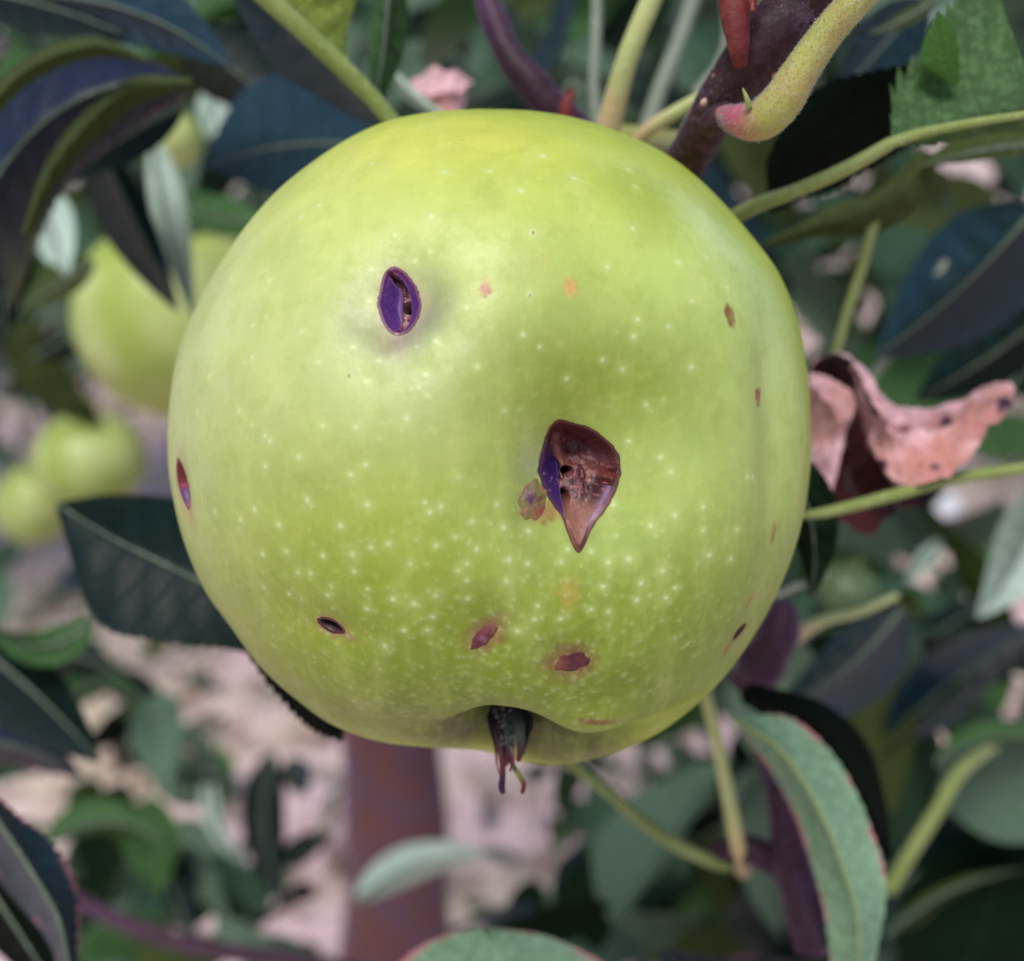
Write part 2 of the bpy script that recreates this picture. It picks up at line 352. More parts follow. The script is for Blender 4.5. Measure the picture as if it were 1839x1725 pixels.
# ------------------------------------------------------------------ the main apple: skin colour (pigment, painted light and shade, pores, scars)
DOTS = [(668,293),(798,308,1.3),(880,307),(539,390),(573,369),(774,387),(541,432),(709,422),(772,452),(745,470),(666,485),(663,542,1.7),(483,503),(838,553,1.2),(454,585),(478,571),(542,596),(782,613,1.2),(633,623,1.2),(680,647),(572,650,1.2),(657,686,1.2),(764,673,1.5),(858,659),(438,651),(453,642),(369,587),(731,751,1.6),(416,499),(429,738),(354,740),(376,676),
(975,280,1.3),(936,342,1.2),(1031,320,1.8),(1129,304),(1142,335),(1137,410,1.4),(1091,479),(1219,471),(1270,463),(1307,516,1.2),(1243,541,1.2),(1145,573),(1200,586,1.2),(1138,604),(940,601),(969,623,.6),(1082,646),(1118,663,1.2),(1242,659,1.4),(1018,680,1.1),(907,738),(1160,727),(1371,671),(952,528,1.4),(957,418,1.6),
(580,765),(639,767),(452,764),(476,782),(485,792,1.3),(537,821,1.8),(477,837),(657,834),(630,852,1.3),(552,898,1.3),(660,906,1.3),(824,857,1.2),(792,909,1.2),(772,920),(764,902,.7),(848,936,1.2),(818,965),(611,944,1.2),(501,943,1.2),(457,915),(386,918),(432,933),(666,983,1.2),(698,976,1.2),(783,980),(856,986),(839,1012),(823,1025,1.1),(839,1042),(737,1012,1.1),(633,995,1.7),(636,1026),(580,998),(515,990,1.2),(472,995),(535,1028),(558,1030,1.2),(595,1053),(660,1057,.7),(706,1076,1.3),(744,1084,1.3),(783,1069,1.5),(841,1075),(660,1094,1.1),(778,1108),(726,1132),(768,1131),(691,1159,1.4),(589,1069,1.3),(519,1066),(474,1055),
(1129,792),(1186,821),(1205,847,1.2),(1263,910,1.2),(1212,925,2.0),(1168,944,1.4),(1263,952),(1324,951),(1101,906),(1062,990,1.4),(1020,986),(1008,1009),(949,953,1.3),(905,947,1.1),(892,905),(914,1005),(948,1012),(1092,1009,1.2),(1129,1003,2.0),(1190,1025,1.4),(1144,1077,1.3),(1196,1073,1.3),(1083,1053,1.2),(1274,997,1.6),(1313,1003),(966,1088,1.1),(960,1112,1.1),(1093,1098),(1062,1094,.8),(1007,1111),(910,1044,1.5),(1352,856),(1342,856),(1212,1055),(1151,1047,1.3),(929,1133,1.4)]
def build_apple():
    nr, ns = 470, 1240
    ph = np.concatenate([np.linspace(0.0, R(100), 400), np.linspace(R(100), math.pi, nr - 399)[1:]])
    th = np.linspace(0, 2 * math.pi, ns, endpoint=False)
    PH, TH = np.meshgrid(ph, th, indexing='ij')
    dl = np.stack([np.sin(PH) * np.cos(TH), np.sin(PH) * np.sin(TH), np.cos(PH)], -1)
    r = rbody(dl); pl = (dl * r[..., None]).reshape(-1, 3); front = pl[:, 2] > -0.005
    # ---- pigment with painted light and shade
    base = lin((168, 185, 58)); col = np.tile(base, (len(pl), 1))
    w = toW(pl) - CAMP; ZZ = w @ FW
    nz = fbm(pl * 90, 3, 5)[:, None]; nz2 = fbm(pl * 260, 3, 9)[:, None]
    col = col * (0.83 + 0.34 * nz)
    def blob(x, y, su, sv, c, amt, rot=0, pw=1.0):
        nonlocal col
        a = hit(x, y)[0]; n, tu, tv = frame(a); cr, sr = math.cos(R(rot)), math.sin(R(rot)); u = cr * tu + sr * tv; v = -sr * tu + cr * tv
        q = pl - a; g = amt * np.exp(-0.5 * ((q @ u / su) ** 2 + (q @ v / sv) ** 2 + (q @ n / 0.02) ** 2) ** pw); g = g[:, None]
        col = col * (1 - g) + lin(c) * g
    # yellower flushes, waxy bloom; light painted on flanks, shade in hollows and base
    blob(760, 262, .012, .007, (228, 222, 84), 0.8, 10); blob(560, 420, .012, .010, (212, 222, 110), 0.5)
    blob(560, 640, .014, .012, (208, 214, 150), 0.65); blob(840, 440, .014, .010, (176, 190, 90), 0.3); blob(740, 700, .008, .006, (216, 224, 172), 0.55)
    blob(340, 600, .010, .014, (212, 218, 164), 0.75); blob(420, 1080, .010, .012, (172, 178, 128), 0.45); blob(330, 760, .008, .012, (192, 200, 150), 0.4)
    blob(1260, 400, .0022, .0065, (196, 216, 160), 0.75, 35); blob(1362, 560, .0040, .0080, (196, 220, 168), 0.75, 14); blob(1170, 356, .0030, .0040, (150, 166, 30), 0.7)
    blob(1230, 700, .010, .011, (206, 228, 140), 0.85); blob(1320, 940, .007, .012, (190, 210, 128), 0.65); blob(1428, 830, .004, .012, (186, 206, 132), 0.5)
    blob(1075, 690, .010, .0048, (122, 140, 18), 0.85); blob(900, 950, .006, .004, (190, 214, 130), 0.5); blob(1060, 985, .008, .0026, (194, 218, 140), 0.6)
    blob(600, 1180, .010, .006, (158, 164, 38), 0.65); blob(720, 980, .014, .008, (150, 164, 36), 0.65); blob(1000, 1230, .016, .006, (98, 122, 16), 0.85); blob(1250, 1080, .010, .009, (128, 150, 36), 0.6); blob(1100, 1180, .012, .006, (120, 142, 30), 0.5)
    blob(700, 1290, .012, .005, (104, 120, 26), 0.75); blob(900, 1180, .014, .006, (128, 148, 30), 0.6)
    # bruised halo round the upper left wound
    q = pl - W1.a; U = q @ W1.tu; V = q @ W1.tv; fr = (q @ W1.n > -0.01)
    rr = np.hypot(U / 1.0, (V + 0.0006) / 1.08); sd = np.full(len(pl), 9.0); near = fr & (rr < 0.012); sd[near] = sdist(W1P, U[near], V[near])
    ang = np.arctan2(V, U)
    ring = np.exp(-0.5 * ((rr - 0.0031 - 0.0006 * np.sin(ang * 2 + 1)) / 0.0014) ** 2) * near * (0.52 + 0.30 * np.sin(-ang + 0.3))
    col = col * (1 - ring[:, None]) + lin((112, 106, 98)) * ring[:, None]
    g = (near * np.exp(-np.clip(sd, 0, 1) / 0.00060) * 0.55)[:, None]; col = col * (1 - g) + lin((168, 140, 132)) * g
    g = (near * np.exp(-0.5 * (((U + .0003) / .0010) ** 2 + ((V + .0040) / .0011) ** 2)) * 0.62)[:, None]; col = col * (1 - g) + lin((128, 74, 100)) * g
    g = (near * np.exp(-np.clip(sd, 0, 1) / 0.00014) * 0.9)[:, None]; col = col * (1 - g) + lin((150, 74, 64)) * g
    pit1 = near * sm(0.00004, -0.00010, sd)
    # around the big torn wound
    q = pl - W2.a; U = q @ W2.tu; V = q @ W2.tv; rr = np.hypot(U, V); near = (q @ W2.n > -0.01) & (rr < 0.014)
    sd = np.full(len(pl), 9.0); sd[near] = sdist(W2P, U[near], V[near])
    g = (near * np.exp(-np.clip(sd, 0, 1) / 0.00012) * 0.85)[:, None]; col = col * (1 - g) + lin((140, 78, 50)) * g
    g = (near * np.exp(-np.clip(sd, 0, 1) / 0.0009) * 0.3)[:, None]; col = col * (1 - g) + lin((120, 120, 60)) * g
    pit2 = near * sm(0.00005, -0.00010, sd)
    blob(948, 838, .0011, .0017, (150, 152, 120), 0.8); blob(940, 900, .0012, .0020, (120, 128, 70), 0.6)
    # scars and specks: soft edge, irregular
    def scar(x, y, su, sv, c, amt, rot=0, hard=2.0, jag=0.5, seed=3):
        nonlocal col
        a = hit(x, y)[0]; n, tu, tv = frame(a); cr, sr = math.cos(R(rot)), math.sin(R(rot)); u = cr * tu + sr * tv; v = -sr * tu + cr * tv
        q = pl - a; k = (np.abs(q @ u) < su * 4) & (np.abs(q @ v) < sv * 4) & (q @ n > -0.01)
        qq = q[k]; e = np.sqrt((qq @ u / su) ** 2 + (qq @ v / sv) ** 2) + jag * (fbm(qq / min(su, sv) * 1.6 + 50, 3, seed) - 0.5) * 2
        g = (amt * (1 - sm(1 - 1 / hard, 1 + 1 / hard, e)))[:, None]; t = 0.8 + 0.4 * fbm(qq / min(su, sv) * 3 + 9, 2, seed + 1)[:, None]
        col[k] = col[k] * (1 - g) + lin(c) * t * g
    scar(872, 519, .00054, .00060, (168, 72, 76), 0.95, 0, 2.5); scar(871, 504, .0003, .0006, (205, 160, 110), 0.5)
    scar(1024, 514, .00060, .00085, (222, 168, 100), 0.95, 0, 1.6, 0.3); scar(957, 418, .00012, .00012, (150, 60, 40), 1.0, 0, 2, 0)
    scar(1311, 566, .00068, .00118, (128, 52, 46), 1.0, 12, 3.0, 0.35); scar(1361, 712, .00072, .00082, (146, 62, 62), 0.95, 0, 2.2, 0.6)
    scar(1389, 957, .00042, .0010, (136, 60, 44), 0.95, -4, 2.0, 0.4); scar(1347, 1078, .0006, .0008, (164, 108, 70), 0.8, -30, 1.6, 0.6)
    scar(1305, 1166, .00052, .00072, (164, 70, 40), 0.95, -20, 2.2, 0.4); scar(1328, 1134, .00075, .0014, (140, 70, 60), 0.7, -38, 1.5, 0.3)
    scar(1022, 1062, .00095, .0012, (186, 150, 66), 0.75, 0, 1.2, 0.8); scar(1075, 1297, .0021, .00042, (120, 48, 40), 0.9, -6, 2, 0.5)
    scar(597, 1123, .00105, .0018, (150, 88, 76), 0.85, 66, 1.5, 0.35); scar(629, 1143, .0006, .0005, (150, 110, 84), 0.7)
    scar(333, 880, .0018, .0034, (168, 116, 100), 0.8, 12, 1.4, 0.2)
    scar(874, 1134, .0014, .0023, (124, 66, 54), 0.95, -42, 1.6, 0.5); scar(1024, 1188, .0023, .0019, (116, 60, 46), 0.95, 20, 1.6, 0.5)
    scar(977, 920, .0016, .0008, (150, 84, 62), 0.8, -14, 1.6, 0.6)
    # pores (lenticels)
    dots = [(d[0], d[1], d[2] if len(d) > 2 else 1.0, 1.25) for d in DOTS]
    rr_ = random.Random(4); cnt = 0
    while cnt < 640:
        x, y = rr_.uniform(315, 1440), rr_.uniform(560, 1330)
        p = sm(920, 1240, y) ** 1.1 + 0.03 + 0.12 * sm(820, 1060, y)
        if rr_.random() > p: continue
        if math.hypot((x - 880) / 560, (y - 775) / 560) > 0.985 or math.hypot(x - 1040, y - 860) < 120 or math.hypot(x-716,y-541) < 80: continue
        dots.append((x, y, rr_.uniform(0.3, 0.85), rr_.uniform(0.12, 0.55))); cnt += 1
    H = hit([d[0] for d in dots], [d[1] for d in dots])
    bump = np.zeros(len(pl))
    key = {}
    cs = 0.0012; ki = np.floor(pl / cs).astype(np.int64); code = (ki[:, 0] * 4096 + ki[:, 1]) * 4096 + ki[:, 2]
    od = np.argsort(code, kind='stable'); sc_ = code[od]
    for (x, y, s, am), a in zip(dots, H):
        ka = np.floor(a / cs).astype(int); idx = []
        for i in (-1, 0, 1):
            for j in (-1, 0, 1):
                for k in (-1, 0, 1):
                    c = ((ka[0] + i) * 4096 + ka[1] + j) * 4096 + ka[2] + k
                    l, h_ = np.searchsorted(sc_, c), np.searchsorted(sc_, c, 'right')
                    if h_ > l: idx.append(od[l:h_])
        if not idx: continue
        idx = np.concatenate(idx); dd = np.linalg.norm(pl[idx] - a, axis=1)
        core = np.exp(-0.5 * (dd / (0.00014 * s ** 0.5)) ** 2) * 0.46 * am; halo = np.exp(-0.5 * (dd / (0.00040 * s)) ** 2) * 0.27 * am
        g = halo[:, None]; col[idx] = col[idx] * (1 - g) + lin((205, 222, 146)) * g
        g = core[:, None]; col[idx] = col[idx] * (1 - g) + lin((236, 242, 196)) * g
        bump[idx] += 0.00003 * np.exp(-0.5 * (dd / 0.00022) ** 2)
    # ring pore with a dark prick
    scar(957, 418, .00013, .00013, (150, 60, 40), 1.0, 0, 2, 0); scar(952, 530, .00012, .00012, (120, 140, 70), 0.8, 0, 2, 0)
    scar(679 - 52, 675, .00010, .00016, (90, 80, 40), 1.0, 0, 2, 0)
    rn = np.linalg.norm(pl, axis=1); dep = np.maximum(pit1 * 0.0052, pit2 * 0.0060)
    # little pits under the slits
    for (x, y, hw, hl, rot, kind) in SLITS:
        a = hit(x, y)[0]; n, tu, tv = frame(a); cr, sr = math.cos(R(rot)), math.sin(R(rot)); u = cr * tu + sr * tv; v = -sr * tu + cr * tv
        q = pl - a; e = np.sqrt((q @ u / hw) ** 2 + (q @ v / hl) ** 2); dep = np.maximum(dep, 0.003 * (1 - sm(0.6, 0.9, e)) * (q @ n > -0.008))
    # brown russet floor of the calyx basin, its shade painted into the brown
    q = pl - BA; e = np.sqrt(((q @ BU - .001) / .0115) ** 2 + ((q @ BV + .0020) / .0062) ** 2); g = ((1 - sm(0.55, 1.4, e)) * 0.92 * (q @ BN > -0.02))[:, None]
    col = col * (1 - g) + lin((58, 44, 14)) * g
    k = dep > 0.0004; col[k] = lin((70, 22, 26))
    pl = pl * ((rn - dep + bump) / rn)[:, None]
    F = gridF(nr, ns, True)
    return toW(pl), F, np.clip(col * (0.88 + 0.24 * nz2), 0, 1)
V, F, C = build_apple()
apple = empty('apple', AC, 'large yellow-green hail-damaged apple hanging in the centre, with torn purple wounds', 'apple')
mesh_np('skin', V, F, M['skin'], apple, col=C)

def wound(name, pt, poly, scale, depthf, colf, n=150, label=None):
    lo = poly.min(0) * scale - 0.0002; hi = poly.max(0) * scale + 0.0002
    # polar grid that ends exactly on the (slightly enlarged) outline
    cen = poly.mean(0); ang = np.linspace(0, 2 * math.pi, 200, endpoint=False)
    pp = poly - cen; pa = np.arctan2(pp[:, 1], pp[:, 0]); o = np.argsort(pa); pp = pp[o]; pa = pa[o]
    pc = catmull(np.vstack([pp, pp[:1]]), 600)[:-1]; ca = np.arctan2(pc[:, 1], pc[:, 0]); o = np.argsort(ca)
    rad = np.interp(ang, np.concatenate([ca[o] - 2 * math.pi, ca[o], ca[o] + 2 * math.pi]), np.tile(np.hypot(pc[o, 0], pc[o, 1]), 3))
    rr = np.linspace(0, 1, 70) ** 0.8
    rad2 = rad + 0.00016 + 0.00020 * (fbm(np.stack([np.cos(ang) * 9, np.sin(ang) * 9, ang * 0], -1) + 40, 3, 7) - 0.42)
    U = cen[0] + rr[:, None] * rad2 * np.cos(ang); Vv = cen[1] + rr[:, None] * rad2 * np.sin(ang)
    S, dl = pt.surf(U, Vv); sd = sdist(catmull(np.vstack([poly, poly[:1]]), 120)[:-1], U, Vv)
    dep = depthf(U, Vv, sd); S = S - dl * dep[..., None]
    C = colf(U, Vv, sd, dep)
    return mesh_np(name, toW(S.reshape(-1, 3)), gridF(70, 200, True), M['wound'], apple, col=C.reshape(-1, 3))
def mixc(c, d, g): return c * (1 - g[..., None]) + lin(d) * g[..., None]

# upper-left wound: two purple walls and a slit with brown flesh and a hole
W1L = W1.uv([(680,480),(694,486),(701,500),(714,512),(717,531),(716,554),(714,587),(709,600),(680,604),(660,540)])
W1R = W1.uv([(690,474),(702,489),(713,492),(721,500),(730,513),(735,531),(736,554),(733,579),(722,593),(716,604),(770,604),(775,540),(750,475)])
W1H = W1.uv([(727,541)])[0]
def d1(U, V, sd):
    a = sdist(W1L, U, V); b = sdist(W1R, U, V); inn = np.clip(-sd, 0, 1)
    wall = 0.0010 * sm(0, 0.0014, inn) + 0.0001 * sm(0, 0.0002, inn)
    slit = sm(0, 0.00010, np.minimum(a, b)); hole = np.exp(-0.5 * (np.hypot((U - W1H[0]) / .00038, (V - W1H[1]) / .00042)) ** 4)
    fl = 0.0012 + 0.0004 * fbm(np.stack([U, V, U * 0], -1) * 3500, 3, 2)
    d = wall * (1 - slit) + fl * slit
    edge = np.exp(-np.clip(np.abs(np.minimum(a, b)), 0, 1) / 0.00010) * 0.00008 * (inn > 0.0003)
    d = d - edge + hole * slit * 0.0022
    return d * sm(0, 0.0003, inn) - 0.00006
def c1(U, V, sd, dep):
    a = sdist(W1L, U, V); b = sdist(W1R, U, V); n = fbm(np.stack([U, V, U * 0], -1) * 2600, 3, 4)
    c = np.tile(lin((90, 44, 122)), U.shape + (1,)); c = mixc(c, (62, 36, 112), sm(0.45, 0.7, n) * 0.7)
    c = mixc(c, (104, 30, 62), np.exp(-np.abs(sd - .00006) / 0.00022) * 0.95)
    c = mixc(c, (112, 32, 80), sm(0.0018, 0.0030, V) * 0.85)
    sl = sm(0, 0.00008, np.minimum(a, b)); c = mixc(c, (176, 128, 128), sl); c = mixc(c, (120, 60, 60), sl * sm(0.5, 0.62, n)); c = mixc(c, (80, 34, 46), sl * sm(0.0006, 0.0018, V))
    c = mixc(c, (176, 130, 160), np.exp(-(np.minimum(a, b) / 0.00004) ** 2) * 0.45 * (sd < -0.0003))  # pale glint painted along the slit edges
    hole = np.exp(-0.5 * (np.hypot((U - W1H[0]) / .00038, (V - W1H[1]) / .00042)) ** 4); return mixc(c, (4, 2, 4), hole * sl)
wound('wound', W1, W1P, 1.0, d1, c1)['label'] = 'oval wound with two purple walls either side of a dark slit'
# big torn wound
W2L = W2.uv([(960,770),(983,785),(991,804),(1014,836),(1013,867),(1014,919),(1008,935),(985,915),(950,840)])
W2A = W2.uv([(1028,850)])[0]; W2B = W2.uv([(1022,898)])[0]; W2T = W2.uv([(1038,960)])[0]; W2F = W2.uv([(1012,812)])[0]; W2C = W2.uv([(1058,800)])[0]
def _n(U, V, s, k): return fbm(np.stack([U, V, U * 0], -1) * s, 4, k)
def d2(U, V, sd):
    a = sdist(W2L, U, V); inn = np.clip(-sd, 0, 1); n = _n(U, V, 520, 3)
    left = 0.0022 * sm(0, 0.0022, inn); fl = 0.0004 + 0.0013 * sm(0, 0.0010, inn) + (n - 0.5) * 0.0012 * sm(0.0002, 0.0010, inn)
    fl = fl + 0.0010 * np.exp(-0.5 * (np.hypot(U - W2C[0], V - W2C[1]) / .0014) ** 2)
    tip = sm(W2B[1] + .0006, W2T[1], V); fl = fl * (1 - tip) - tip * 0.00045 * sm(0, 0.0004, inn)
    m = sm(-0.00006, 0.00010, a); d = left * (1 - m) + fl * m
    d += 0.003 * np.exp(-0.5 * (np.hypot((U - W2A[0]) / .00045, (V - W2A[1]) / .00034)) ** 4) * m
    d += 0.0012 * np.exp(-0.5 * (np.hypot((U - W2B[0]) / .00030, (V - W2B[1]) / .00050)) ** 3) * m
    r = np.hypot((U - W2F[0]) * 1.0 , (V - W2F[1])); 
    return d * sm(0, 0.0004, inn) - 0.00006
def c2(U, V, sd, dep):
    a = sdist(W2L, U, V); n = _n(U, V, 1300, 6); n2 = _n(U, V, 3500, 8)
    c = np.tile(lin((112, 50, 46)), U.shape + (1,)); c = mixc(c, (62, 18, 18), sm(0.40, 0.58, n)); c = mixc(c, (140, 88, 96), sm(0.5, 0.7, _n(U + .003, V, 700, 12)) * 0.6); c = mixc(c, (176, 112, 100), sm(0.56, 0.72, n2) * 0.6)
    c = mixc(c, (70, 16, 24), sm(W2A[1] + 0.0004, W2A[1] + 0.0022, V) * 0.75); c = mixc(c, (154, 96, 78), np.exp(-0.5 * (((U - W2F[0] - (W2F[1] - V) * 0.35) / .00032) ** 2 + ((V - W2F[1]) / .0013) ** 2)) * 0.9)
    t = sm(W2B[1] + .0004, W2B[1] - .0010, V); c = mixc(c, (158, 106, 88), t * 0.8); c = mixc(c, (150, 80, 60), sm(W2T[1], W2T[1] - .0009, V) * 0.7)
    l = 1 - sm(-0.00004, 0.00004, a); c = mixc(c, (58, 30, 104), l); c = mixc(c, (40, 14, 44), l * sm(0.0012, 0.0030, V) * 0.8); c = mixc(c, (150, 130, 170), l * sm(0.66, 0.72, n2) * 0.7)
    c = mixc(c, (190, 160, 190), np.exp(-((a + .00004) / 0.00006) ** 2) * 0.7 * (V < W2B[1] + .0008) * (sd < 0))  # glint painted along the wall's edge, like the pale specks above
    c = mixc(c, (84, 38, 26), np.exp(-np.abs(sd - .00004) / 0.00022) * 0.9)
    c = mixc(c, (170, 140, 180), np.exp(-np.abs(sd + .00025) / 0.0001) * ((V < W2A[1] - .001) & (U > W2A[0] + .0008)) * 0.8)
    return mixc(c, (8, 2, 3), np.maximum(np.exp(-0.5 * (np.hypot((U - W2A[0]) / .00048, (V - W2A[1]) / .00036)) ** 4), 0.8 * np.exp(-0.5 * (np.hypot((U - W2B[0]) / .00030, (V - W2B[1]) / .00050)) ** 3)) * (1 - l))
wound('wound', W2, W2P, 1.0, d2, c2)['label'] = 'large torn wound showing brown flesh, purple wall on its left, pointed at the bottom'
# scab beside it, and the two scabs near the base
def scab(x, y, su, sv, rot, c1_, c2_, h, spots, label, seed, inner=0.0):
    pt = Patch(x, y); cr, sr = math.cos(R(rot)), math.sin(R(rot)); ang = np.linspace(0, 2 * math.pi, 48, endpoint=False)
    k = 1 + 0.12 * np.sin(ang * 2 + seed) + 0.07 * np.sin(ang * 5 + seed * 2) + 0.04 * np.sin(ang * 9 + seed)
    u = su * np.cos(ang) * k; v = sv * np.sin(ang) * k; poly = np.stack([cr * u - sr * v, sr * u + cr * v], -1)
    pe = [(pt.uv([(a, b)])[0], r_, c_) for (a, b, r_, c_) in spots]
    def df(U, V, sd):
        n = _n(U, V, 1500, seed); return -(h * sm(0, min(su, sv) * 0.8, -sd) * (0.5 + n)) + inner * sm(0.2, 0.9, np.clip(-sd / min(su, sv), 0, 1)) + 0.00006 * sm(-0.0001, 0.00009, sd) * 1.5 - 0.00006
    def cf(U, V, sd, dep):
        n = _n(U, V, 2200, seed + 3); c = np.tile(lin(c1_), U.shape + (1,)); c = mixc(c, c2_, sm(0.4, 0.62, n))
        for (q, r_, c_) in pe: c = mixc(c, c_, np.exp(-0.5 * (np.hypot(U - q[0], V - q[1]) / r_) ** 2) * (0.6 + 0.5 * n))
        return c
    o = wound('scab', pt, poly, 1.0, df, cf); o['label'] = label
scab(957, 897, .00125, .00185, -30, (128, 120, 66), (146, 108, 74), .00026, [(950,890,.0003,(96,40,96)),(955,897,.0003,(90,40,90)),(970,893,.0002,(90,50,50)),(978,922,.0006,(140,66,54)),(950,880,.0003,(130,110,100))], 'brownish swollen scab beside the large torn wound', 2)
scab(869, 1141, .00080, .00150, -38, (92, 30, 44), (122, 60, 56), .00010, [(866,1146,.00025,(170,120,150)),(860,1152,.0004,(96,20,44)),(880,1120,.0005,(150,96,80))], 'sunken red-purple scab above the calyx', 5)
scab(1027, 1188, .00150, .00110, 18, (104, 48, 40), (80, 26, 38), .00010, [(1034,1188,.0004,(84,14,44)),(1044,1196,.0003,(110,20,50)),(1003,1192,.0005,(140,84,60))], 'reddish brown scab, right of the other one above the calyx', 8)
for (x, y, hw, hl, rot, kind) in SLITS:
    pt = Patch(x, y); ang = np.linspace(0, 2 * math.pi, 40, endpoint=False); cr, sr = math.cos(R(rot)), math.sin(R(rot))
    u = hw * np.cos(ang); v = hl * np.sign(np.sin(ang)) * np.abs(np.sin(ang)) ** 1.0; u = u * (1 - 0.35 * np.abs(np.sin(ang)) ** 3)
    poly = np.stack([cr * u - sr * v, sr * u + cr * v], -1)
    def df(U, V, sd): return 0.0016 * sm(0.00008, hw * 0.9, -sd) - 0.00004
    def cf(U, V, sd, dep):
        n = _n(U, V, 2600, 4); t = (-sr * U + cr * V) / hl
        c = np.tile(lin((30, 6, 18)), U.shape + (1,)) if kind == 'dark' else np.tile(lin((110, 14, 22)), U.shape + (1,))
        if kind == 'red': c = mixc(c, (84, 44, 120), sm(0.05, -0.25, t)); c = mixc(c, (170, 60, 80), np.exp(-((t + .05) / 0.12) ** 2) * 0.8); c = mixc(c, (150, 96, 130), sm(-0.6, -0.9, t))
        return mixc(c, (104, 40, 50), np.exp(-np.abs(sd - .00005) / (hw * 0.22)) * 0.9)
    o = wound('wound', pt, poly, 1.0, df, cf)
    o['label'] = {595: 'small dark slit low on the left', 330: 'narrow red and purple slit at the left rim', 1327: 'tiny dark slit at the lower right rim'}[x]

# ------------------------------------------------------------------ tubes and leaves
def tube3(name, C3, rad, mat, parent=None, seg=14, flat=1.0, col=None, origin=None, ncol=None):
    n = len(C3); T = np.gradient(C3, axis=0); T /= np.linalg.norm(T, axis=1, keepdims=True) + 1e-12
    N = np.cross(T, FW + 0.01 * RT); N /= np.linalg.norm(N, axis=1, keepdims=True) + 1e-12; B = np.cross(T, N)
    a = np.linspace(0, 2 * math.pi, seg, endpoint=False)
    V = C3[:, None] + rad[:, None, None] * (np.cos(a)[None, :, None] * N[:, None] + flat * np.sin(a)[None, :, None] * B[:, None])
    V = V.reshape(-1, 3); F = gridF(n, seg, True)
    V = np.vstack([V, C3[:1] - T[:1] * rad[0] * 0.35, C3[-1:] + T[-1:] * rad[-1] * 0.5]); i = np.arange(seg); j = (i + 1) % seg; b = (n - 1) * seg
    F = np.vstack([F, np.stack([np.full(seg, n * seg), j, i, i], -1)[:, [0, 1, 2, 2]], np.stack([np.full(seg, n * seg + 1), b + i, b + j, b + j], -1)])
    # caps as triangles: rebuild through from_pydata-free path by using degenerate-free tris
    quads = gridF(n, seg, True)
    faces = [tuple(f) for f in quads] + [(n * seg, int(q), int(p)) for p, q in zip(i, j)] + [(n * seg + 1, int(b + p), int(b + q)) for p, q in zip(i, j)]
    if origin is None: origin = np.zeros(3) if parent is None else np.array(parent['_o'])
    me = bpy.data.meshes.new(name); me.from_pydata((V - origin).tolist(), [], faces); me.materials.append(mat)
    me.polygons.foreach_set('use_smooth', [True] * len(faces))
    uu = np.concatenate([np.repeat(np.linspace(0, 1, n), seg), [0, 1]]); vv = np.concatenate([np.tile(np.linspace(0, 1, seg), n), [0.5, 0.5]])
    l = me.uv_layers.new(name='UVMap'); idx = np.empty(len(me.loops), np.int32); me.loops.foreach_get('vertex_index', idx)
    l.data.foreach_set('uv', np.stack([uu[idx], vv[idx]], -1).astype(np.float32).ravel())
    if ncol is not None:
        c = np.ones((len(V), 4), np.float32); c[:-2, :3] = np.repeat(ncol, seg, 0); c[-2, :3] = ncol[0]; c[-1, :3] = ncol[-1]
        at = me.color_attributes.new('Col', 'FLOAT_COLOR', 'POINT'); at.data.foreach_set('color', c.ravel())
    o = bpy.data.objects.new(name, me); COL.objects.link(o)
    if parent is not None: o.parent = parent
    else: o.location = origin
    return o
def tube(name, pts, mat, parent=None, n=None, rough=0.0, seg=16, flat=1.0, colors=None):
    """pts: (x, y, depth, radius_px) in photo pixels; radius scales with depth"""
    n = n or max(12, 8 * len(pts)); q = catmull(pts, n); C3 = P(q[:, 0], q[:, 1], q[:, 2]); rad = np.maximum(q[:, 3], 0.3) * q[:, 2] / FPX * (0.82 if name == 'sepal' else 1.0)
    if rough: rad = rad * (1 + rough * (fbm(C3 * 300, 2, 3) - 0.5))
    nc = None
    if colors is not None: nc = np.clip(catmull([lin(np.array(c) * 0.95) for c in colors], n), 0.003, 0.5)
    return tube3(name, C3, rad, mat, parent, seg, flat, origin=None if parent is not None else C3[0], ncol=nc)
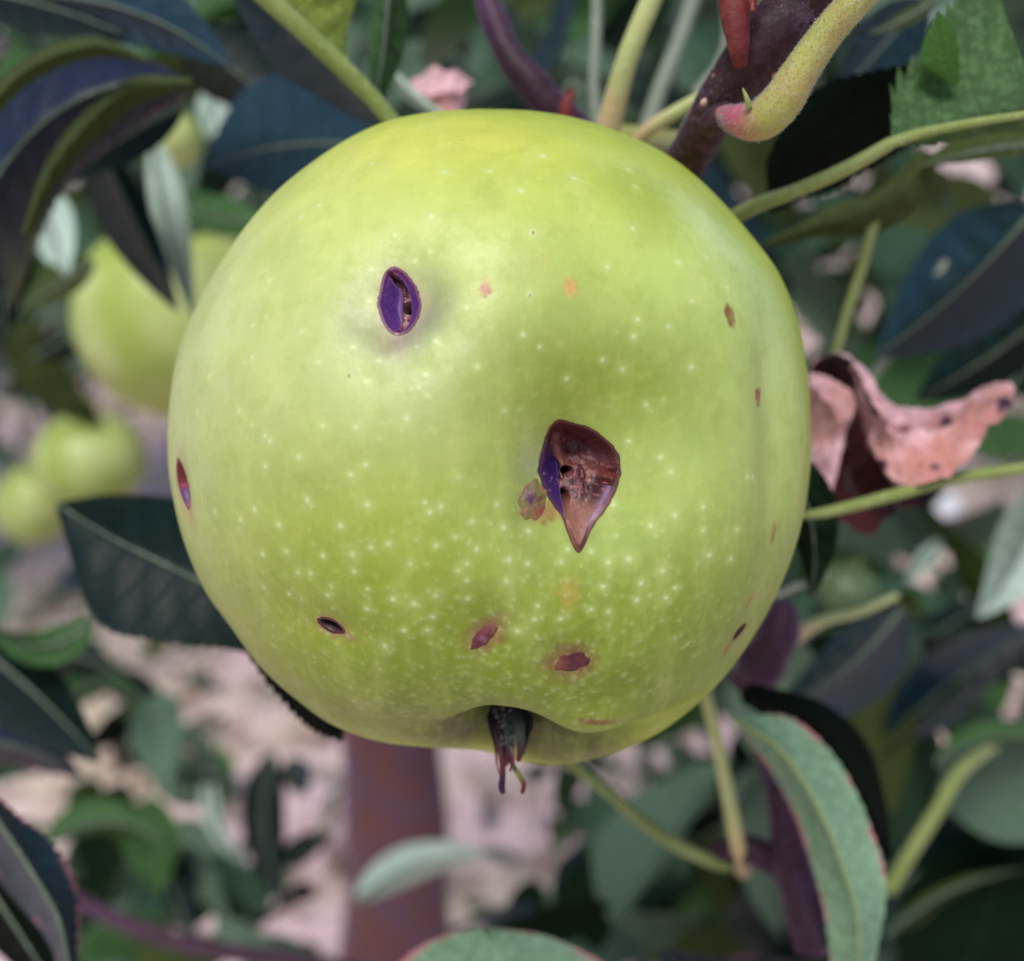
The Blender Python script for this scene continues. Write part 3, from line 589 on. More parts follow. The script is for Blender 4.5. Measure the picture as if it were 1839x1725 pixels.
def loft(name, M3, A3, B3, mat, parent, face, serr=0.0, nserr=22, nm=9, cup=0.0):
    """blade between edge A, midrib M and edge B (3D polylines, same count)"""
    n = len(M3); rows = []
    t = np.linspace(0, 1, n); saw = (t * nserr) % 1.0
    for E, sgn in ((A3, -1), (B3, 1)):
        out = E - M3; ln = np.linalg.norm(out, axis=1, keepdims=True); 
        tan = np.gradient(M3, axis=0); ln0 = np.linalg.norm(out, axis=1)
        k = 1.5 * serr * (saw - 0.5)[:, None] * np.minimum(1, ln / (ln.max() * 0.25 + 1e-9)); od = out / (ln + 1e-9)
        E2 = E + od * k * ln.max(); seq = []
        nrm = np.cross(tan, out); nrm /= np.linalg.norm(nrm, axis=1, keepdims=True) + 1e-12; nrm *= sgn
        for j in range(1, nm):
            s = j / (nm - 1); rip = 0.02 * ln * math.sin(s * 3.1) * np.sin(t * 40 + (0 if sgn > 0 else 2))[:, None]
            seq.append(M3 * (1 - s) + E2 * s + nrm * (cup * ln * 4 * s * (1 - s) + rip * 0.5))
        rows.append(seq)
    grid = np.stack(rows[0][::-1] + [M3] + rows[1], 1); m = grid.shape[1]
    uv = np.stack(np.meshgrid(t, np.linspace(0, 1, m), indexing='ij'), -1).reshape(-1, 2)
    V = grid.reshape(-1, 3); F = gridF(n, m)
    a = V[F[:, 1]] - V[F[:, 0]]; b = V[F[:, 3]] - V[F[:, 0]]; nn = np.cross(a, b); view = (V[F[:, 0]] - CAMP)
    facing = -(nn * view).sum() > 0
    if (face == 'top') != facing: F = F[:, ::-1]
    return mesh_np(name, V, F, mat, parent, uv=uv)
def ovate(t, kind='leaf'):
    return np.sin(np.pi * np.clip(t, 0, 1) ** 0.78) ** 0.85 * (1 - 0.15 * t)
ALL = []
def leaf(label, base, tip, wa, wb, d, off=(0.0, 0.0), bend=0.0, mat='dark', face='top', serr=0.07, pet=None, petmat='petiole_dim', rib=True, ribw=5.0, cup=0.06, group=None, name='leaf', cat='leaf', mid=None, dmid=None, nserr=22, ribmat='rib_dim'):
    """base, tip in photo pixels; wa / wb half widths (px) on the left / right hand going base to tip; off = depth offset of each edge in metres"""
    base = np.array(base, float); tip = np.array(tip, float); v = tip - base; Ln = np.linalg.norm(v); e = v / Ln; nrm = np.array([e[1], -e[0]])
    n = 90; t = np.linspace(0, 1, n)
    if mid is None: mid = (base + tip) / 2 + nrm * bend
    c = (1 - t)[:, None] ** 2 * base + 2 * (t * (1 - t))[:, None] * (2 * np.array(mid) - 0.5 * (base + tip)) + (t ** 2)[:, None] * tip
    tg = np.gradient(c, axis=0); tg /= np.linalg.norm(tg, axis=1, keepdims=True); nr = np.stack([tg[:, 1], -tg[:, 0]], -1)
    w = ovate(t); dd = d[0] * (1 - t) + d[1] * t + (dmid or 0.0) * 4 * t * (1 - t)
    A = c + nr * (w * wa)[:, None]; B = c - nr * (w * wb)[:, None]
    M3 = P(c[:, 0], c[:, 1], dd); A3 = P(A[:, 0], A[:, 1], dd + off[0] * w); B3 = P(B[:, 0], B[:, 1], dd + off[1] * w)
    root = empty(name, M3[0], label, cat, group)
    loft('blade', M3, A3, B3, M[mat], root, face, serr, nserr, cup=cup)
    if rib:
        f = np.linspace(0, n - 1, 40).astype(int); sg = -1 if face == 'top' else 1
        rad = (ribw * (1 - 0.75 * np.linspace(0, 1, 40))) * dd[f] / FPX
        tube3('midrib', M3[f] - FW * rad[:, None] * 0.15, rad, M[ribmat], root, 8, 0.7)
    if pet: tube('petiole', [(base[0], base[1], d[0], ribw * 1.15)] + [tuple(p) for p in pet], M[petmat], root)
    return root
def leaf3(label, Mp, Ap, Bp, mat='dark', face='top', serr=0.05, rib=None, ribmat='rib', group=None, name='leaf', cat='leaf', nserr=22, cup=0.05, n=110):
    """explicit midrib and edges: lists of (x, y, depth)"""
    m = catmull(Mp, n); a = catmull(Ap, n); b = catmull(Bp, n); M3, A3, B3 = [P(q[:, 0], q[:, 1], q[:, 2]) for q in (m, a, b)]
    root = empty(name, M3[0], label, cat, group)
    loft('blade', M3, A3, B3, M[mat], root, face, serr, nserr, cup=cup)
    if rib:
        f = np.linspace(0, n - 1, 40).astype(int); rad = np.linspace(rib[0], rib[1], 40) * m[f, 2] / FPX
        tube3('midrib', M3[f], rad, M[ribmat], root, 10, 0.8)
    return root
def band(pts, wfun, d): pass

# ------------------------------------------------------------------ calyx of the main apple
def calyx():
    cup = tube('calyx', [(912,1262,.113,26),(914,1276,.111,22),(914,1290,.109,17)], M['calyx'], apple, n=16, rough=0.4, colors=[(50,40,40),(60,54,50),(50,44,44)]); cup['_o'] = list(apple['_o'])
    cal = [
      ([(886,1268,.1085,9),(892,1300,.107,9),(899,1345,.106,7),(903,1385,.1055,7),(901,1412,.105,8.5),(904,1424,.105,6)], [(60,52,56),(34,22,30),(84,66,74),(120,64,60),(70,38,60),(54,34,60),(80,60,84)]),
      ([(905,1262,.1078,10),(912,1305,.1062,11),(915,1345,.1056,8),(908,1375,.1052,4)], [(40,38,42),(62,68,62),(84,92,82),(92,52,58),(110,56,50)]),
      ([(922,1266,.1075,13),(930,1300,.106,13),(936,1338,.1055,8),(931,1366,.105,5)], [(52,50,58),(62,72,66),(96,106,94),(96,62,70),(110,56,54)]),
      ([(900,1275,.109,12),(904,1310,.1075,9),(908,1350,.106,6),(908,1375,.106,4)], [(30,22,30),(24,12,20),(30,14,24),(100,74,50)]),
      ([(914,1350,.1062,6),(920,1372,.106,6),(932,1392,.1055,6),(940,1408,.105,6),(938,1424,.105,4.5)], [(96,96,70),(96,116,60),(130,130,64),(116,60,46),(90,38,34)]),
      ([(944,1272,.109,12),(950,1300,.108,9),(944,1330,.107,5),(938,1356,.107,3)], [(44,44,48),(50,62,54),(60,78,62)]),
      ([(880,1268,.110,8),(882,1300,.109,7),(890,1340,.108,4),(892,1370,.107,2.5),(898,1392,.106,2)], [(62,44,60),(50,34,50),(120,80,80),(160,100,100),(150,70,60)]),
      ([(918,1340,.1052,3),(921,1365,.1048,3.5),(916,1385,.1048,2)], [(150,120,140),(120,50,80),(110,40,50)])]
    for pts, cols in cal:
        tube('sepal', pts, M['calyx'], cup, n=36, rough=0.5, seg=12, flat=0.6, colors=cols)
calyx()
SEP = [(903,1268,.108,16),(912,1300,.107,18),(915,1340,.106,14)]
# stalk on the far side, up to the spur
tube('stalk', [(960,420,.158,26),(1020,300,.166,24),(1090,250,.165,22),(1190,255,.150,22),(1245,262,.135,20)], M['petiole_pink'], apple)
# ------------------------------------------------------------------ twigs
def fuzz(parent, pts, n, ln, seed, col=(215, 215, 215)):
    rg = np.random.default_rng(seed); q = catmull(pts, 200); C3 = P(q[:, 0], q[:, 1], q[:, 2]); rad = q[:, 3] * q[:, 2] / FPX; T = np.gradient(C3, axis=0); T /= np.linalg.norm(T, axis=1, keepdims=True)
    i = rg.integers(2, 198, n); d = rg.normal(0, 1, (n, 3)); d -= (d * T[i]).sum(1, keepdims=True) * T[i]; d /= np.linalg.norm(d, axis=1, keepdims=True)
    b = C3[i] + d * rad[i][:, None] * 0.97; h = (d + 0.7 * rg.normal(0, 1, (n, 3))); h /= np.linalg.norm(h, axis=1, keepdims=True); L = ln * rg.uniform(.4, 1.2, (n, 1)); w = np.cross(h, FW); w /= np.linalg.norm(w, axis=1, keepdims=True); w *= 0.000011
    Vv = np.stack([b - w, b + w, b + h * L + w * 0.2 + rg.normal(0, 1, (n, 3)) * L * .2, b + h * L], 1).reshape(-1, 3); F = np.arange(n)[:, None] * 4 + [[0, 1, 2, 3]]
    if 'hair' not in M:
        m = NT('plant_hair'); m.P(base=L4((170, 165, 160)), rough=0.9, spec=0.1); M['hair'] = m.m
    o = mesh_np('fuzz', Vv, F, M['hair'], parent); o['kind'] = 'stuff'; return o
def twig(label, pts, mat, rough=0.12, name='twig', group=None, seg=24, cat='twig'):
    q = np.array(pts, float); root = empty(name, P(q[0, 0], q[0, 1], q[0, 2]), label, cat, group); tube('stem', pts, mat, root, n=60, rough=rough, seg=seg); return root
tw = twig('thick dark purple-brown twig with pale specks at the top right of the apple', [(1170,390,.128,42),(1245,268,.116,40),(1300,170,.110,43),(1365,95,.107,58),(1440,10,.105,64),(1530,-110,.102,60)], M['bark'], 0.10)
tube('bud', [(1330,120,.1042,12),(1326,80,.1035,20),(1320,20,.1035,27),(1316,-60,.104,30)], M['bud'], tw, flat=0.7)
tube('bud_scale', [(1352,20,.1015,4),(1352,6,.1015,7),(1350,-15,.1015,8)], stem_mat('scale_red', (120, 10, 20), (130, 20, 30), sheen=0.1), tw)
tube('leaf_scar', [(1262,188,.1080,5.0),(1264,183,.1078,6.0),(1266,178,.1080,3.0)], stem_mat('scar_pale', (200, 160, 150), (210, 170, 150)), tw)
fuzz(apple, SEP, 900, .0003, 7)
fuzz(tw, [(1245,268,.116,40),(1300,170,.110,43),(1365,95,.107,58),(1440,10,.105,64)], 7000, .00018, 1)
tube('node', [(1262,232,.1085,16),(1288,214,.1075,25),(1312,196,.1075,18)], M['bark'], tw)
pk = empty('petiole', P(1310, 205, .104), 'thick fuzzy petiole, pink at its hooked foot, joined to the dark twig at top right', 'leaf stalk')
tube('stalk', [(1296,203,.1065,13),(1330,216,.1035,28),(1368,214,.1015,36),(1405,180,.100,37),(1440,125,.099,33),(1485,60,.098,30),(1530,8,.097,30),(1590,-60,.096,30)], M['petiole_pink'], pk, n=70, seg=24)
fuzz(pk, [(1300,206,.106,17),(1330,216,.1035,28),(1368,214,.1015,36),(1405,180,.100,37),(1440,125,.099,33),(1485,60,.098,30),(1530,8,.097,30),(1590,-60,.096,30)], 9000, .00022, 2)
tube('stipule', [(1345,192,.1000,6),(1341,176,.0995,4.5),(1334,158,.0995,1.2)], M['petiole'], pk)
twig('dark purple shoot crossing the top edge left of the pale petioles', [(865,-40,.150,22),(885,30,.148,24),(915,100,.147,26),(955,150,.147,30),(1000,205,.148,34),(1060,260,.150,32)], M['bark2'])
tube('bud', [(1015,230,.144,14),(1018,190,.143,12),(1028,160,.143,5)], M['bud'], bpy.data.objects['twig.001'])
def stalk(label, pts, mat, name='petiole', cat='leaf stalk'):
    q = pts[0]; root = empty(name, P(q[0], q[1], q[2]), label, cat); tube('stalk', pts, M[mat], root, n=40); return root
stalk('broad pale yellow petiole rising straight from the apple to the top edge', [(1085,260,.139,24),(1105,180,.136,21),(1130,95,.133,19),(1165,10,.131,19),(1190,-50,.130,19)], 'petiole_y')
stalk('thin pale petiole standing upright left of the broad yellow one', [(1072,230,.17,9),(1066,150,.172,9),(1070,70,.175,9),(1072,-30,.178,9)], 'petiole_dim')
stalk('yellow petiole slanting up to the right towards the thick twig', [(1130,262,.140,13),(1180,222,.137,13),(1250,180,.134,12),(1310,148,.132,12),(1345,110,.132,11)], 'petiole_y')
stalk('grey out-of-focus petiole behind the yellow ones', [(1160,240,.185,16),(1185,160,.187,14),(1220,70,.19,13),(1255,-30,.19,13)], 'petiole_dim')
stalk('curved pale petiole just left of the thick dark twig', [(1250,170,.150,12),(1290,115,.149,10),(1305,60,.148,9),(1300,-20,.148,9)], 'petiole_dim')
# ------------------------------------------------------------------ leaves near the apple (hand placed)
# top-left: underside leaf with thick yellow midrib
leaf3('olive-green leaf underside with a thick yellow midrib, left of the top of the apple',
   [(708,222,.126),(655,160,.124),(600,105,.122),(540,50,.120),(470,-15,.118),(400,-90,.116)],
   [(706,224,.126),(646,176,.128),(580,112,.126),(515,52,.124),(450,-6,.122),(380,-80,.119)],
   [(708,220,.126),(640,130,.127),(622,80,.129),(636,10,.131),(655,-60,.132),(640,-140,.132)], 'olivel', 'under', 0.03, (15, 19), 'petiole')
leaf('dark green leaf with a pale rim hanging between the olive leaf and the purple shoot', (700,-60), (668,215), 42, 30, (.134,.137), (.006,.012), 6, 'mid', 'under', 0.04, ribw=4)
leaf3('dark teal leaf with a light green rim behind the yellow midrib at the top left',
   [(700,235,.130),(640,165,.130),(580,100,.129),(510,40,.128),(430,-30,.127)],
   [(690,232,.131),(640,212,.136),(560,168,.137),(490,120,.137),(425,10,.134),(400,-60,.132)],
   [(702,234,.130),(650,165,.129),(590,100,.128),(520,40,.127),(440,-30,.126)], 'blue', 'top', 0.04, None)
# upper left big drooping leaves
leaf3('large violet-blue drooping leaf at the upper left edge',
   [(345,150,.150),(230,150,.150),(120,190,.150),(20,280,.150),(-60,420,.152)],
   [(345,145,.150),(250,100,.158),(150,86,.160),(50,120,.158),(-60,200,.160)],
   [(345,160,.150),(230,240,.160),(130,320,.170),(70,430,.180),(20,560,.190)], 'violet', 'top', 0.05, (4, 3), 'rib_dim')
leaf3('olive rolled rim of a leaf arching over the violet leaf at the upper left',
   [(-40,215,.143),(30,140,.142),(100,100,.141),(180,84,.141),(262,108,.142)],
   [(-40,180,.144),(30,115,.143),(100,78,.143),(180,68,.143),(262,104,.142)],
   [(-40,250,.144),(35,165,.144),(105,122,.144),(180,102,.144),(262,112,.142)], 'olive', 'under', 0.06, None)
leaf3('long olive leaf underside curving down from the tip of the violet leaf',
   [(345,148,.146),(240,160,.146),(160,220,.146),(90,310,.148),(45,420,.150)],
   [(345,140,.147),(240,138,.148),(145,205,.148),(78,300,.150),(38,420,.151)],
   [(345,156,.147),(245,190,.150),(175,250,.150),(105,325,.150),(50,430,.151)], 'olive', 'under', 0.02, None)
leaf('blue-grey leaf with drooping tip along the top left edge', (60,-10), (415,122), 80, 66, (.165,.150), (.01,.004), 34, 'blue', 'top', 0.03)
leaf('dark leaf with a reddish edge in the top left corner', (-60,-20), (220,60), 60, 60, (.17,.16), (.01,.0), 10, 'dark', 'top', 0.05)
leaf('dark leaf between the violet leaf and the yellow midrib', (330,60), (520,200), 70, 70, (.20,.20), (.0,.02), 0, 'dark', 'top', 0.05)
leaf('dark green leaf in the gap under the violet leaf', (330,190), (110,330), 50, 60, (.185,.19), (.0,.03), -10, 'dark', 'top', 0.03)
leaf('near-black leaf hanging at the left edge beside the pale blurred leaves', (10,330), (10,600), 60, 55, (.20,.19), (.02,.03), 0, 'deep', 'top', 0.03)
leaf('blue-grey leaf with a pale curved midrib tucked behind the top left of the apple', (670,262), (368,300), 110, 165, (.165,.185), (-.004,.03), -20, 'blue', 'top', 0.03, ribw=4)
leaf('green leaf with a brown spot lying over the neighbouring apple', (480,400), (285,330), 34, 40, (.25,.26), (.0,.03), 20, 'mid', 'under', 0.03)
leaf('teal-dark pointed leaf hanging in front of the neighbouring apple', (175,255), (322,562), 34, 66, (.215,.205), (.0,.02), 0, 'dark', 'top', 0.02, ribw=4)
leaf('pale whitish leaf underside hanging over the left side of the neighbouring apple', (272,240), (350,575), 44, 24, (.235,.23), (.0,.0), -10, 'mint', 'under', 0.01)
leaf('pale leaf underside with a red margin left of the teal-dark leaf', (70,330), (120,500), 46, 48, (.27,.26), (.0,.02), 0, 'mint', 'under', 0.01)
leaf('small bright whitish leaf tip above the small pale fruit', (385,150), (375,250), 30, 28, (.30,.30), (.0,.01), 0, 'mint', 'under', 0.02)
leaf('olive leaf below the red-margined pale leaf', (170,470), (30,560), 30, 40, (.25,.25), (.0,.02), 0, 'olive', 'under', 0.02)
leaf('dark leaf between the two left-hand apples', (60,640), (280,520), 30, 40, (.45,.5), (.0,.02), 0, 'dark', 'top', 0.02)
# left, behind the apple
leaf3('large dark leaf pointing left from behind the apple, its upper half nearly black',
   [(470,1110,.150),(380,1055,.152),(290,1010,.155),(200,965,.157),(103,905,.160)],
   [(470,960,.165),(380,905,.168),(290,890,.170),(190,888,.170),(100,903,.160)],
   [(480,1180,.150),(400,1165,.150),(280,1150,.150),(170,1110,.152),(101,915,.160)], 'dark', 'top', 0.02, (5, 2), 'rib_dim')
leaf('curved green leaf at the left edge below the large dark leaf', (170,1110), (-30,1120), 40, 34, (.21,.20), (.0,.03), 46, 'mid', 'under', 0.02)
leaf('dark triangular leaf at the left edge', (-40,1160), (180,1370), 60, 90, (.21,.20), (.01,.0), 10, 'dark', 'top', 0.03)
leaf3('blue-grey leaf with a pink toothed margin at the lower left edge',
   [(-60,1400,.142),(0,1480,.142),(60,1570,.141),(105,1650,.140),(125,1740,.140)],
   [(-60,1380,.146),(20,1450,.148),(100,1520,.148),(140,1610,.146),(140,1745,.142)],
   [(-80,1480,.150),(-20,1560,.152),(30,1620,.152),(80,1680,.150),(110,1745,.146)], 'pinktooth', 'top', 0.10, (4, 3), 'rib_dim')
leaf('nearly black leaf in the bottom left corner', (-40,1560), (110,1790), 60, 60, (.165,.16), (.0,.03), 0, 'deep', 'top', 0.04)
leaf('blue leaf tip above the pink-margined leaf', (-50,1330), (150,1400), 40, 40, (.22,.23), (.0,.01), 20, 'violet', 'top', 0.05)
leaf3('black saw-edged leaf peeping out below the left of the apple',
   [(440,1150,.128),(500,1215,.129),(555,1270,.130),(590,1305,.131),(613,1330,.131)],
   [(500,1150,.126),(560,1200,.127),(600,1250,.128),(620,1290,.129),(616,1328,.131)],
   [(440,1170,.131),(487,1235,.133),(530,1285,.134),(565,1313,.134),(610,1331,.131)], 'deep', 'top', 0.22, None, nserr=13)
# bottom
leaf3('pale grey-green leaf with toothed rim rising from the bottom edge',
   [(905,1740,.150),(895,1725,.151),(885,1705,.152),(878,1680,.153)],
   [(690,1760,.152),(745,1705,.154),(810,1675,.155),(870,1666,.155)],
   [(1130,1760,.150),(1060,1715,.152),(980,1680,.153),(886,1666,.155)], 'pale', 'under', 0.02, None, nserr=16, n=120)
leaf('slender pale green leaf crossing the tree trunk', (640,1620), (885,1540), 44, 30, (.40,.42), (.0,.02), 30, 'mint', 'under', 0.01)
leaf('glossy dark blue leaf at the bottom edge, left of the pale leaf', (1500,1760), (1180,1700), 90, 80, (.165,.175), (-.01,.03), 55, 'violet', 'top', 0.02, ribw=3)
# lower right: big pale underside leaf and its shadowed twin
leaf3('long pale green leaf underside with reddish margin hanging at the lower right',
   [(1312,1288,.150),(1400,1345,.146),(1470,1450,.143),(1515,1560,.141),(1540,1650,.140),(1545,1760,.140)],
   [(1312,1287,.150),(1420,1288,.150),(1508,1370,.148),(1566,1490,.146),(1592,1600,.144),(1565,1760,.143)],
   [(1311,1290,.150),(1352,1340,.152),(1410,1430,.152),(1450,1530,.150),(1480,1640,.148),(1495,1760,.146)], 'pale', 'under', 0.03, (3.5, 2.5), 'rib')
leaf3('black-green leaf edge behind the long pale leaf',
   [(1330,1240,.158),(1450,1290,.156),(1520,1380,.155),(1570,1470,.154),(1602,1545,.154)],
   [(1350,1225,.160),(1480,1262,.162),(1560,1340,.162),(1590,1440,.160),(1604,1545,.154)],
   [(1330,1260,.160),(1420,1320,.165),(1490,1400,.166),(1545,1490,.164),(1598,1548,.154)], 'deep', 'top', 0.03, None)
leaf('dark blue-green leaf above the long pale leaf', (1620,1090), (1370,1290), 84, 60, (.21,.20), (.01,.03), 24, 'blue', 'top', 0.02)
twig('near-black purple twig rising behind the long pale leaf', [(1475,1700,.165,46),(1445,1620,.168,40),(1420,1530,.170,34),(1405,1450,.172,26),(1385,1380,.175,20),(1370,1330,.178,18)], M['bark2'])
twig('violet fruiting spur branching left from the near-black twig', [(1435,1590,.172,30),(1395,1550,.172,26),(1345,1525,.172,26),(1300,1528,.173,20),(1280,1535,.174,12)], M['bark2'])
stalk('long yellow-green petiole slanting from under the apple to the violet spur', [(1000,1350,.165,10),(1090,1420,.167,11),(1180,1495,.170,12),(1250,1535,.172,12),(1300,1552,.174,12),(1340,1550,.178,9)], 'petiole')
stalk('pale upright petiole rising from the violet spur', [(1335,1565,.177,14),(1325,1520,.170,14),(1312,1450,.169,13),(1298,1380,.168,12),(1280,1300,.167,11),(1262,1230,.166,11)], 'petiole_y')
twig('purple knobbly twig behind the lower right rim of the apple', [(1340,1230,.175,34),(1375,1180,.172,40),(1400,1130,.172,34),(1408,1085,.172,22)], M['bark2'], 0.5)
stalk('pinkish petiole forking right from the purple knobbly twig', [(1400,1165,.172,16),(1450,1130,.176,12),(1490,1110,.18,10),(1540,1100,.185,8),(1610,1070,.19,6)], 'petiole_y')
leaf('dark leaf with a pink-tipped edge beside the right rim of the apple', (1400,810), (1455,1075), 55, 46, (.135,.140), (.0,.008), 30, 'deep', 'under', 0.04, ribw=3)
stalk('thin green petiole joining the dark leaf below the dead leaf', [(1395,1068,.141,8),(1440,1048,.146,8),(1485,1030,.15,7)], 'petiole_dim')
stalk('long green petiole running right across the dead leaf', [(1440,925,.134,7),(1490,918,.133,10),(1600,890,.135,11),(1720,858,.137,11),(1860,838,.139,11)], 'petiole')
# ------------------------------------------------------------------ dead leaf on the right
def dead_mat():
    m = NT('dead_leaf'); n = m.noise(90, 4, 0.6); n2 = m.noise(500, 3, 0.7); back = m.n('ShaderNodeNewGeometry').outputs['Backfacing']
    c = m.mix(m.ss(n, 0.35, 0.65), L4((240, 194, 200)), L4((196, 134, 126))); c = m.mix(m.ss(n2, 0.5, 0.7, 0, 0.55), c, L4((112, 66, 60)))
    c2_ = m.mix(m.ss(n, 0.35, 0.65), L4((84, 36, 34)), L4((58, 20, 26))); c = m.mix(back, c, c2_)
    c = m.mix(m.ss(m.noise(170, 1, 0.3), 0.70, 0.74), c, L4((70, 40, 60)))
    m.P(base=c, rough=0.7, spec=0.2, sheen=0.2); m.bump(m.math('ADD', n2, m.math('MULTIPLY', n, 3.0)), 0.0005); return m.m
M['dead'] = dead_mat()
dl_ = empty('dead_leaf', P(1460, 850, .14), 'crumpled pinkish brown dead leaf to the right of the apple', 'dead leaf')
def fold(Mp, Ap, Bp, face='top', serr=0.03):
    n = 80; m, a, b = catmull(Mp, n), catmull(Ap, n), catmull(Bp, n)
    M3, A3, B3 = [P(q[:, 0], q[:, 1], q[:, 2]) for q in (m, a, b)]
    for E, k in ((A3, 1), (B3, 2)): E += (fbm(E * 300, 3, k)[:, None] - 0.5) * 0.0035 * FW + (fbm(E * 420, 2, k + 5)[:, None] - 0.5) * 0.0012 * UP
    o = loft('fold', M3, A3, B3, M['dead'], dl_, face, serr, 9, cup=0.10); me = o.data
    v = np.empty(len(me.vertices) * 3, np.float32); me.vertices.foreach_get('co', v); v = v.reshape(-1, 3)
    w = (fbm((v + 3) * 230, 3, 11) - 0.5)[:, None]; v = v + w * 0.0060 * np.array(-FW) + (fbm((v + 5) * 300, 2, 15) - 0.5)[:, None] * 0.0022 * UP
    me.vertices.foreach_set('co', v.astype(np.float32).ravel()); me.update(); return o
# right lobe: broad, bulging, reaching the tip
fold([(1560,700,.140),(1600,770,.136),(1680,770,.137),(1750,740,.140),(1820,700,.143)],
     [(1530,650,.143),(1600,725,.145),(1690,725,.146),(1760,695,.147),(1808,684,.145)],
     [(1565,800,.139),(1620,862,.135),(1700,850,.134),(1770,790,.136),(1826,712,.140)])
fold([(1530,655,.139),(1552,700,.137),(1580,760,.137),(1610,820,.140),(1650,870,.146)],
     [(1536,650,.141),(1580,705,.139),(1640,760,.138),(1680,810,.141),(1690,860,.147)],
     [(1528,660,.143),(1538,720,.146),(1556,780,.150),(1580,840,.152),(1620,880,.152)])
# left lobe
fold([(1450,700,.140),(1475,710,.139),(1500,745,.139),(1498,800,.140),(1478,900,.142)],
     [(1460,668,.143),(1500,680,.142),(1530,720,.141),(1512,790,.142),(1490,912,.143)],
     [(1430,720,.145),(1440,760,.144),(1455,800,.143),(1462,850,.143),(1476,905,.143)])
# dark inner hood and throat
fold([(1455,690,.147),(1480,650,.146),(1505,645,.146),(1530,690,.150),(1560,760,.156),(1620,850,.160)],
     [(1458,672,.144),(1480,636,.142),(1515,636,.142),(1540,670,.143),(1575,740,.148),(1660,850,.150)],
     [(1460,720,.150),(1480,700,.154),(1500,720,.158),(1515,780,.162),(1530,850,.164),(1560,900,.160)], 'under')
fold([(1495,760,.152),(1510,820,.154),(1530,860,.156),(1570,890,.156),(1620,900,.154)],
     [(1500,790,.150),(1540,820,.153),(1590,850,.155),(1640,870,.155),(1670,885,.154)],
     [(1485,850,.150),(1495,890,.150),(1530,920,.150),(1570,925,.150),(1640,905,.150)], 'under')
fold([(1490,905,.147),(1540,915,.147),(1600,905,.148),(1680,890,.150)],
     [(1500,895,.150),(1540,890,.150),(1600,880,.150),(1690,870,.152)],
     [(1500,925,.146),(1560,965,.146),(1590,925,.147),(1670,905,.149)], 'under', 0.1)
# pink dead scrap at the top
ds = empty('dead_leaf', P(780, 170, .17), 'small pink dead leaf scrap above the top of the apple', 'dead leaf'); dl_ = ds
fold([(735,150,.172),(770,165,.170),(810,165,.168),(840,150,.170)], [(740,140,.174),(780,128,.172),(820,124,.170),(848,140,.172)], [(740,175,.172),(780,205,.170),(820,200,.170),(836,175,.171)])
leaf('small pale curl of leaf beside the pink dead scrap', (700,120), (820,215), 12, 14, (.165,.16), (.0,.01), -14, 'mint', 'under', 0.01, rib=False)
# ------------------------------------------------------------------ top right leaves
leaf3('woolly grey-green leaf underside with a bright notch at the top right',
   [(1595,258,.1165),(1650,240,.116),(1720,225,.115),(1790,213,.114),(1880,200,.113)],
   [(1600,254,.1165),(1606,150,.118),(1655,95,.119),(1700,20,.120),(1760,-120,.121)],
   [(1600,262,.1165),(1660,262,.118),(1730,250,.119),(1800,238,.120),(1880,235,.121)], 'wooly', 'under', 0.05, (11, 7), 'petiole', nserr=9)
tube('petiole', [(1598,258,.1165,12),(1520,302,.118,13),(1430,342,.121,13),(1360,368,.124,14),(1290,405,.128,14)], M['petiole'], bpy.data.objects[[o.name for o in COL.objects if o.type == 'EMPTY'][-1]])
leaf3('bright green folded tooth standing up on the woolly leaf',
   [(1712,150,.1150),(1700,110,.1148),(1690,70,.1150),(1684,22,.1160)],
   [(1722,150,.1155),(1722,100,.1150),(1714,50,.1152),(1686,20,.1160)],
   [(1690,145,.1155),(1655,112,.1152),(1660,70,.1155),(1683,22,.1160)], 'brightg', 'under', 0.03, None)
leaf3('black-green leaf with saw-toothed top filling the space below the thick petiole',
   [(1640,180,.134),(1560,200,.134),(1480,250,.134),(1420,300,.135),(1380,370,.138)],
   [(1650,112,.130),(1560,128,.130),(1480,150,.131),(1420,200,.132),(1375,290,.136)],
   [(1640,260,.142),(1570,300,.144),(1500,340,.145),(1440,360,.144),(1384,385,.140)], 'deep', 'top', 0.05, None, nserr=14)
leaf3('olive leaf with pale grey rim curving under the long midrib',
   [(1660,270,.150),(1610,350,.148),(1540,395,.148),(1470,405,.150),(1370,440,.154)],
   [(1650,270,.152),(1570,345,.152),(1500,365,.153),(1440,400,.153),(1365,438,.154)],
   [(1690,280,.152),(1650,370,.152),(1570,420,.152),(1480,425,.153),(1372,446,.155)], 'olive', 'under', 0.02, None)
stalk('thin yellow petiole dropping from the olive leaf towards the dead leaf', [(1590,360,.1515,8),(1568,405,.150,9),(1548,480,.152,9),(1522,560,.153,9),(1500,640,.154,8)], 'petiole')
stalk('faint thin petiole slanting down behind the dead leaf', [(1700,470,.19,9),(1640,580,.19,8),(1580,660,.19,8),(1540,720,.19,8)], 'petiole_dim')
leaf('dark blue leaf with a pale midrib at the right edge below the woolly leaf', (1860,370), (1570,640), 110, 110, (.165,.180), (.005,.03), 16, 'blue', 'top', 0.02, ribw=5)
leaf('olive leaf with a rusty fold at the right edge', (1880,260), (1650,300), 20, 48, (.145,.148), (.0,.01), -10, 'olive', 'under', 0.02)
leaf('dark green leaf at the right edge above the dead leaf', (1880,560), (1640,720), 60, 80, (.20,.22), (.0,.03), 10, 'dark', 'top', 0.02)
leaf('light blue-grey leaf tip at the right edge', (1900,460), (1795,565), 20, 24, (.19,.18), (.0,.01), 0, 'mint', 'under', 0.02)
leaf('rusty leaf scrap against the blue leaf at the top right', (1690,-10), (1560,60), 16, 16, (.15,.15), (.0,.01), 8, 'olive', 'under', 0.1)
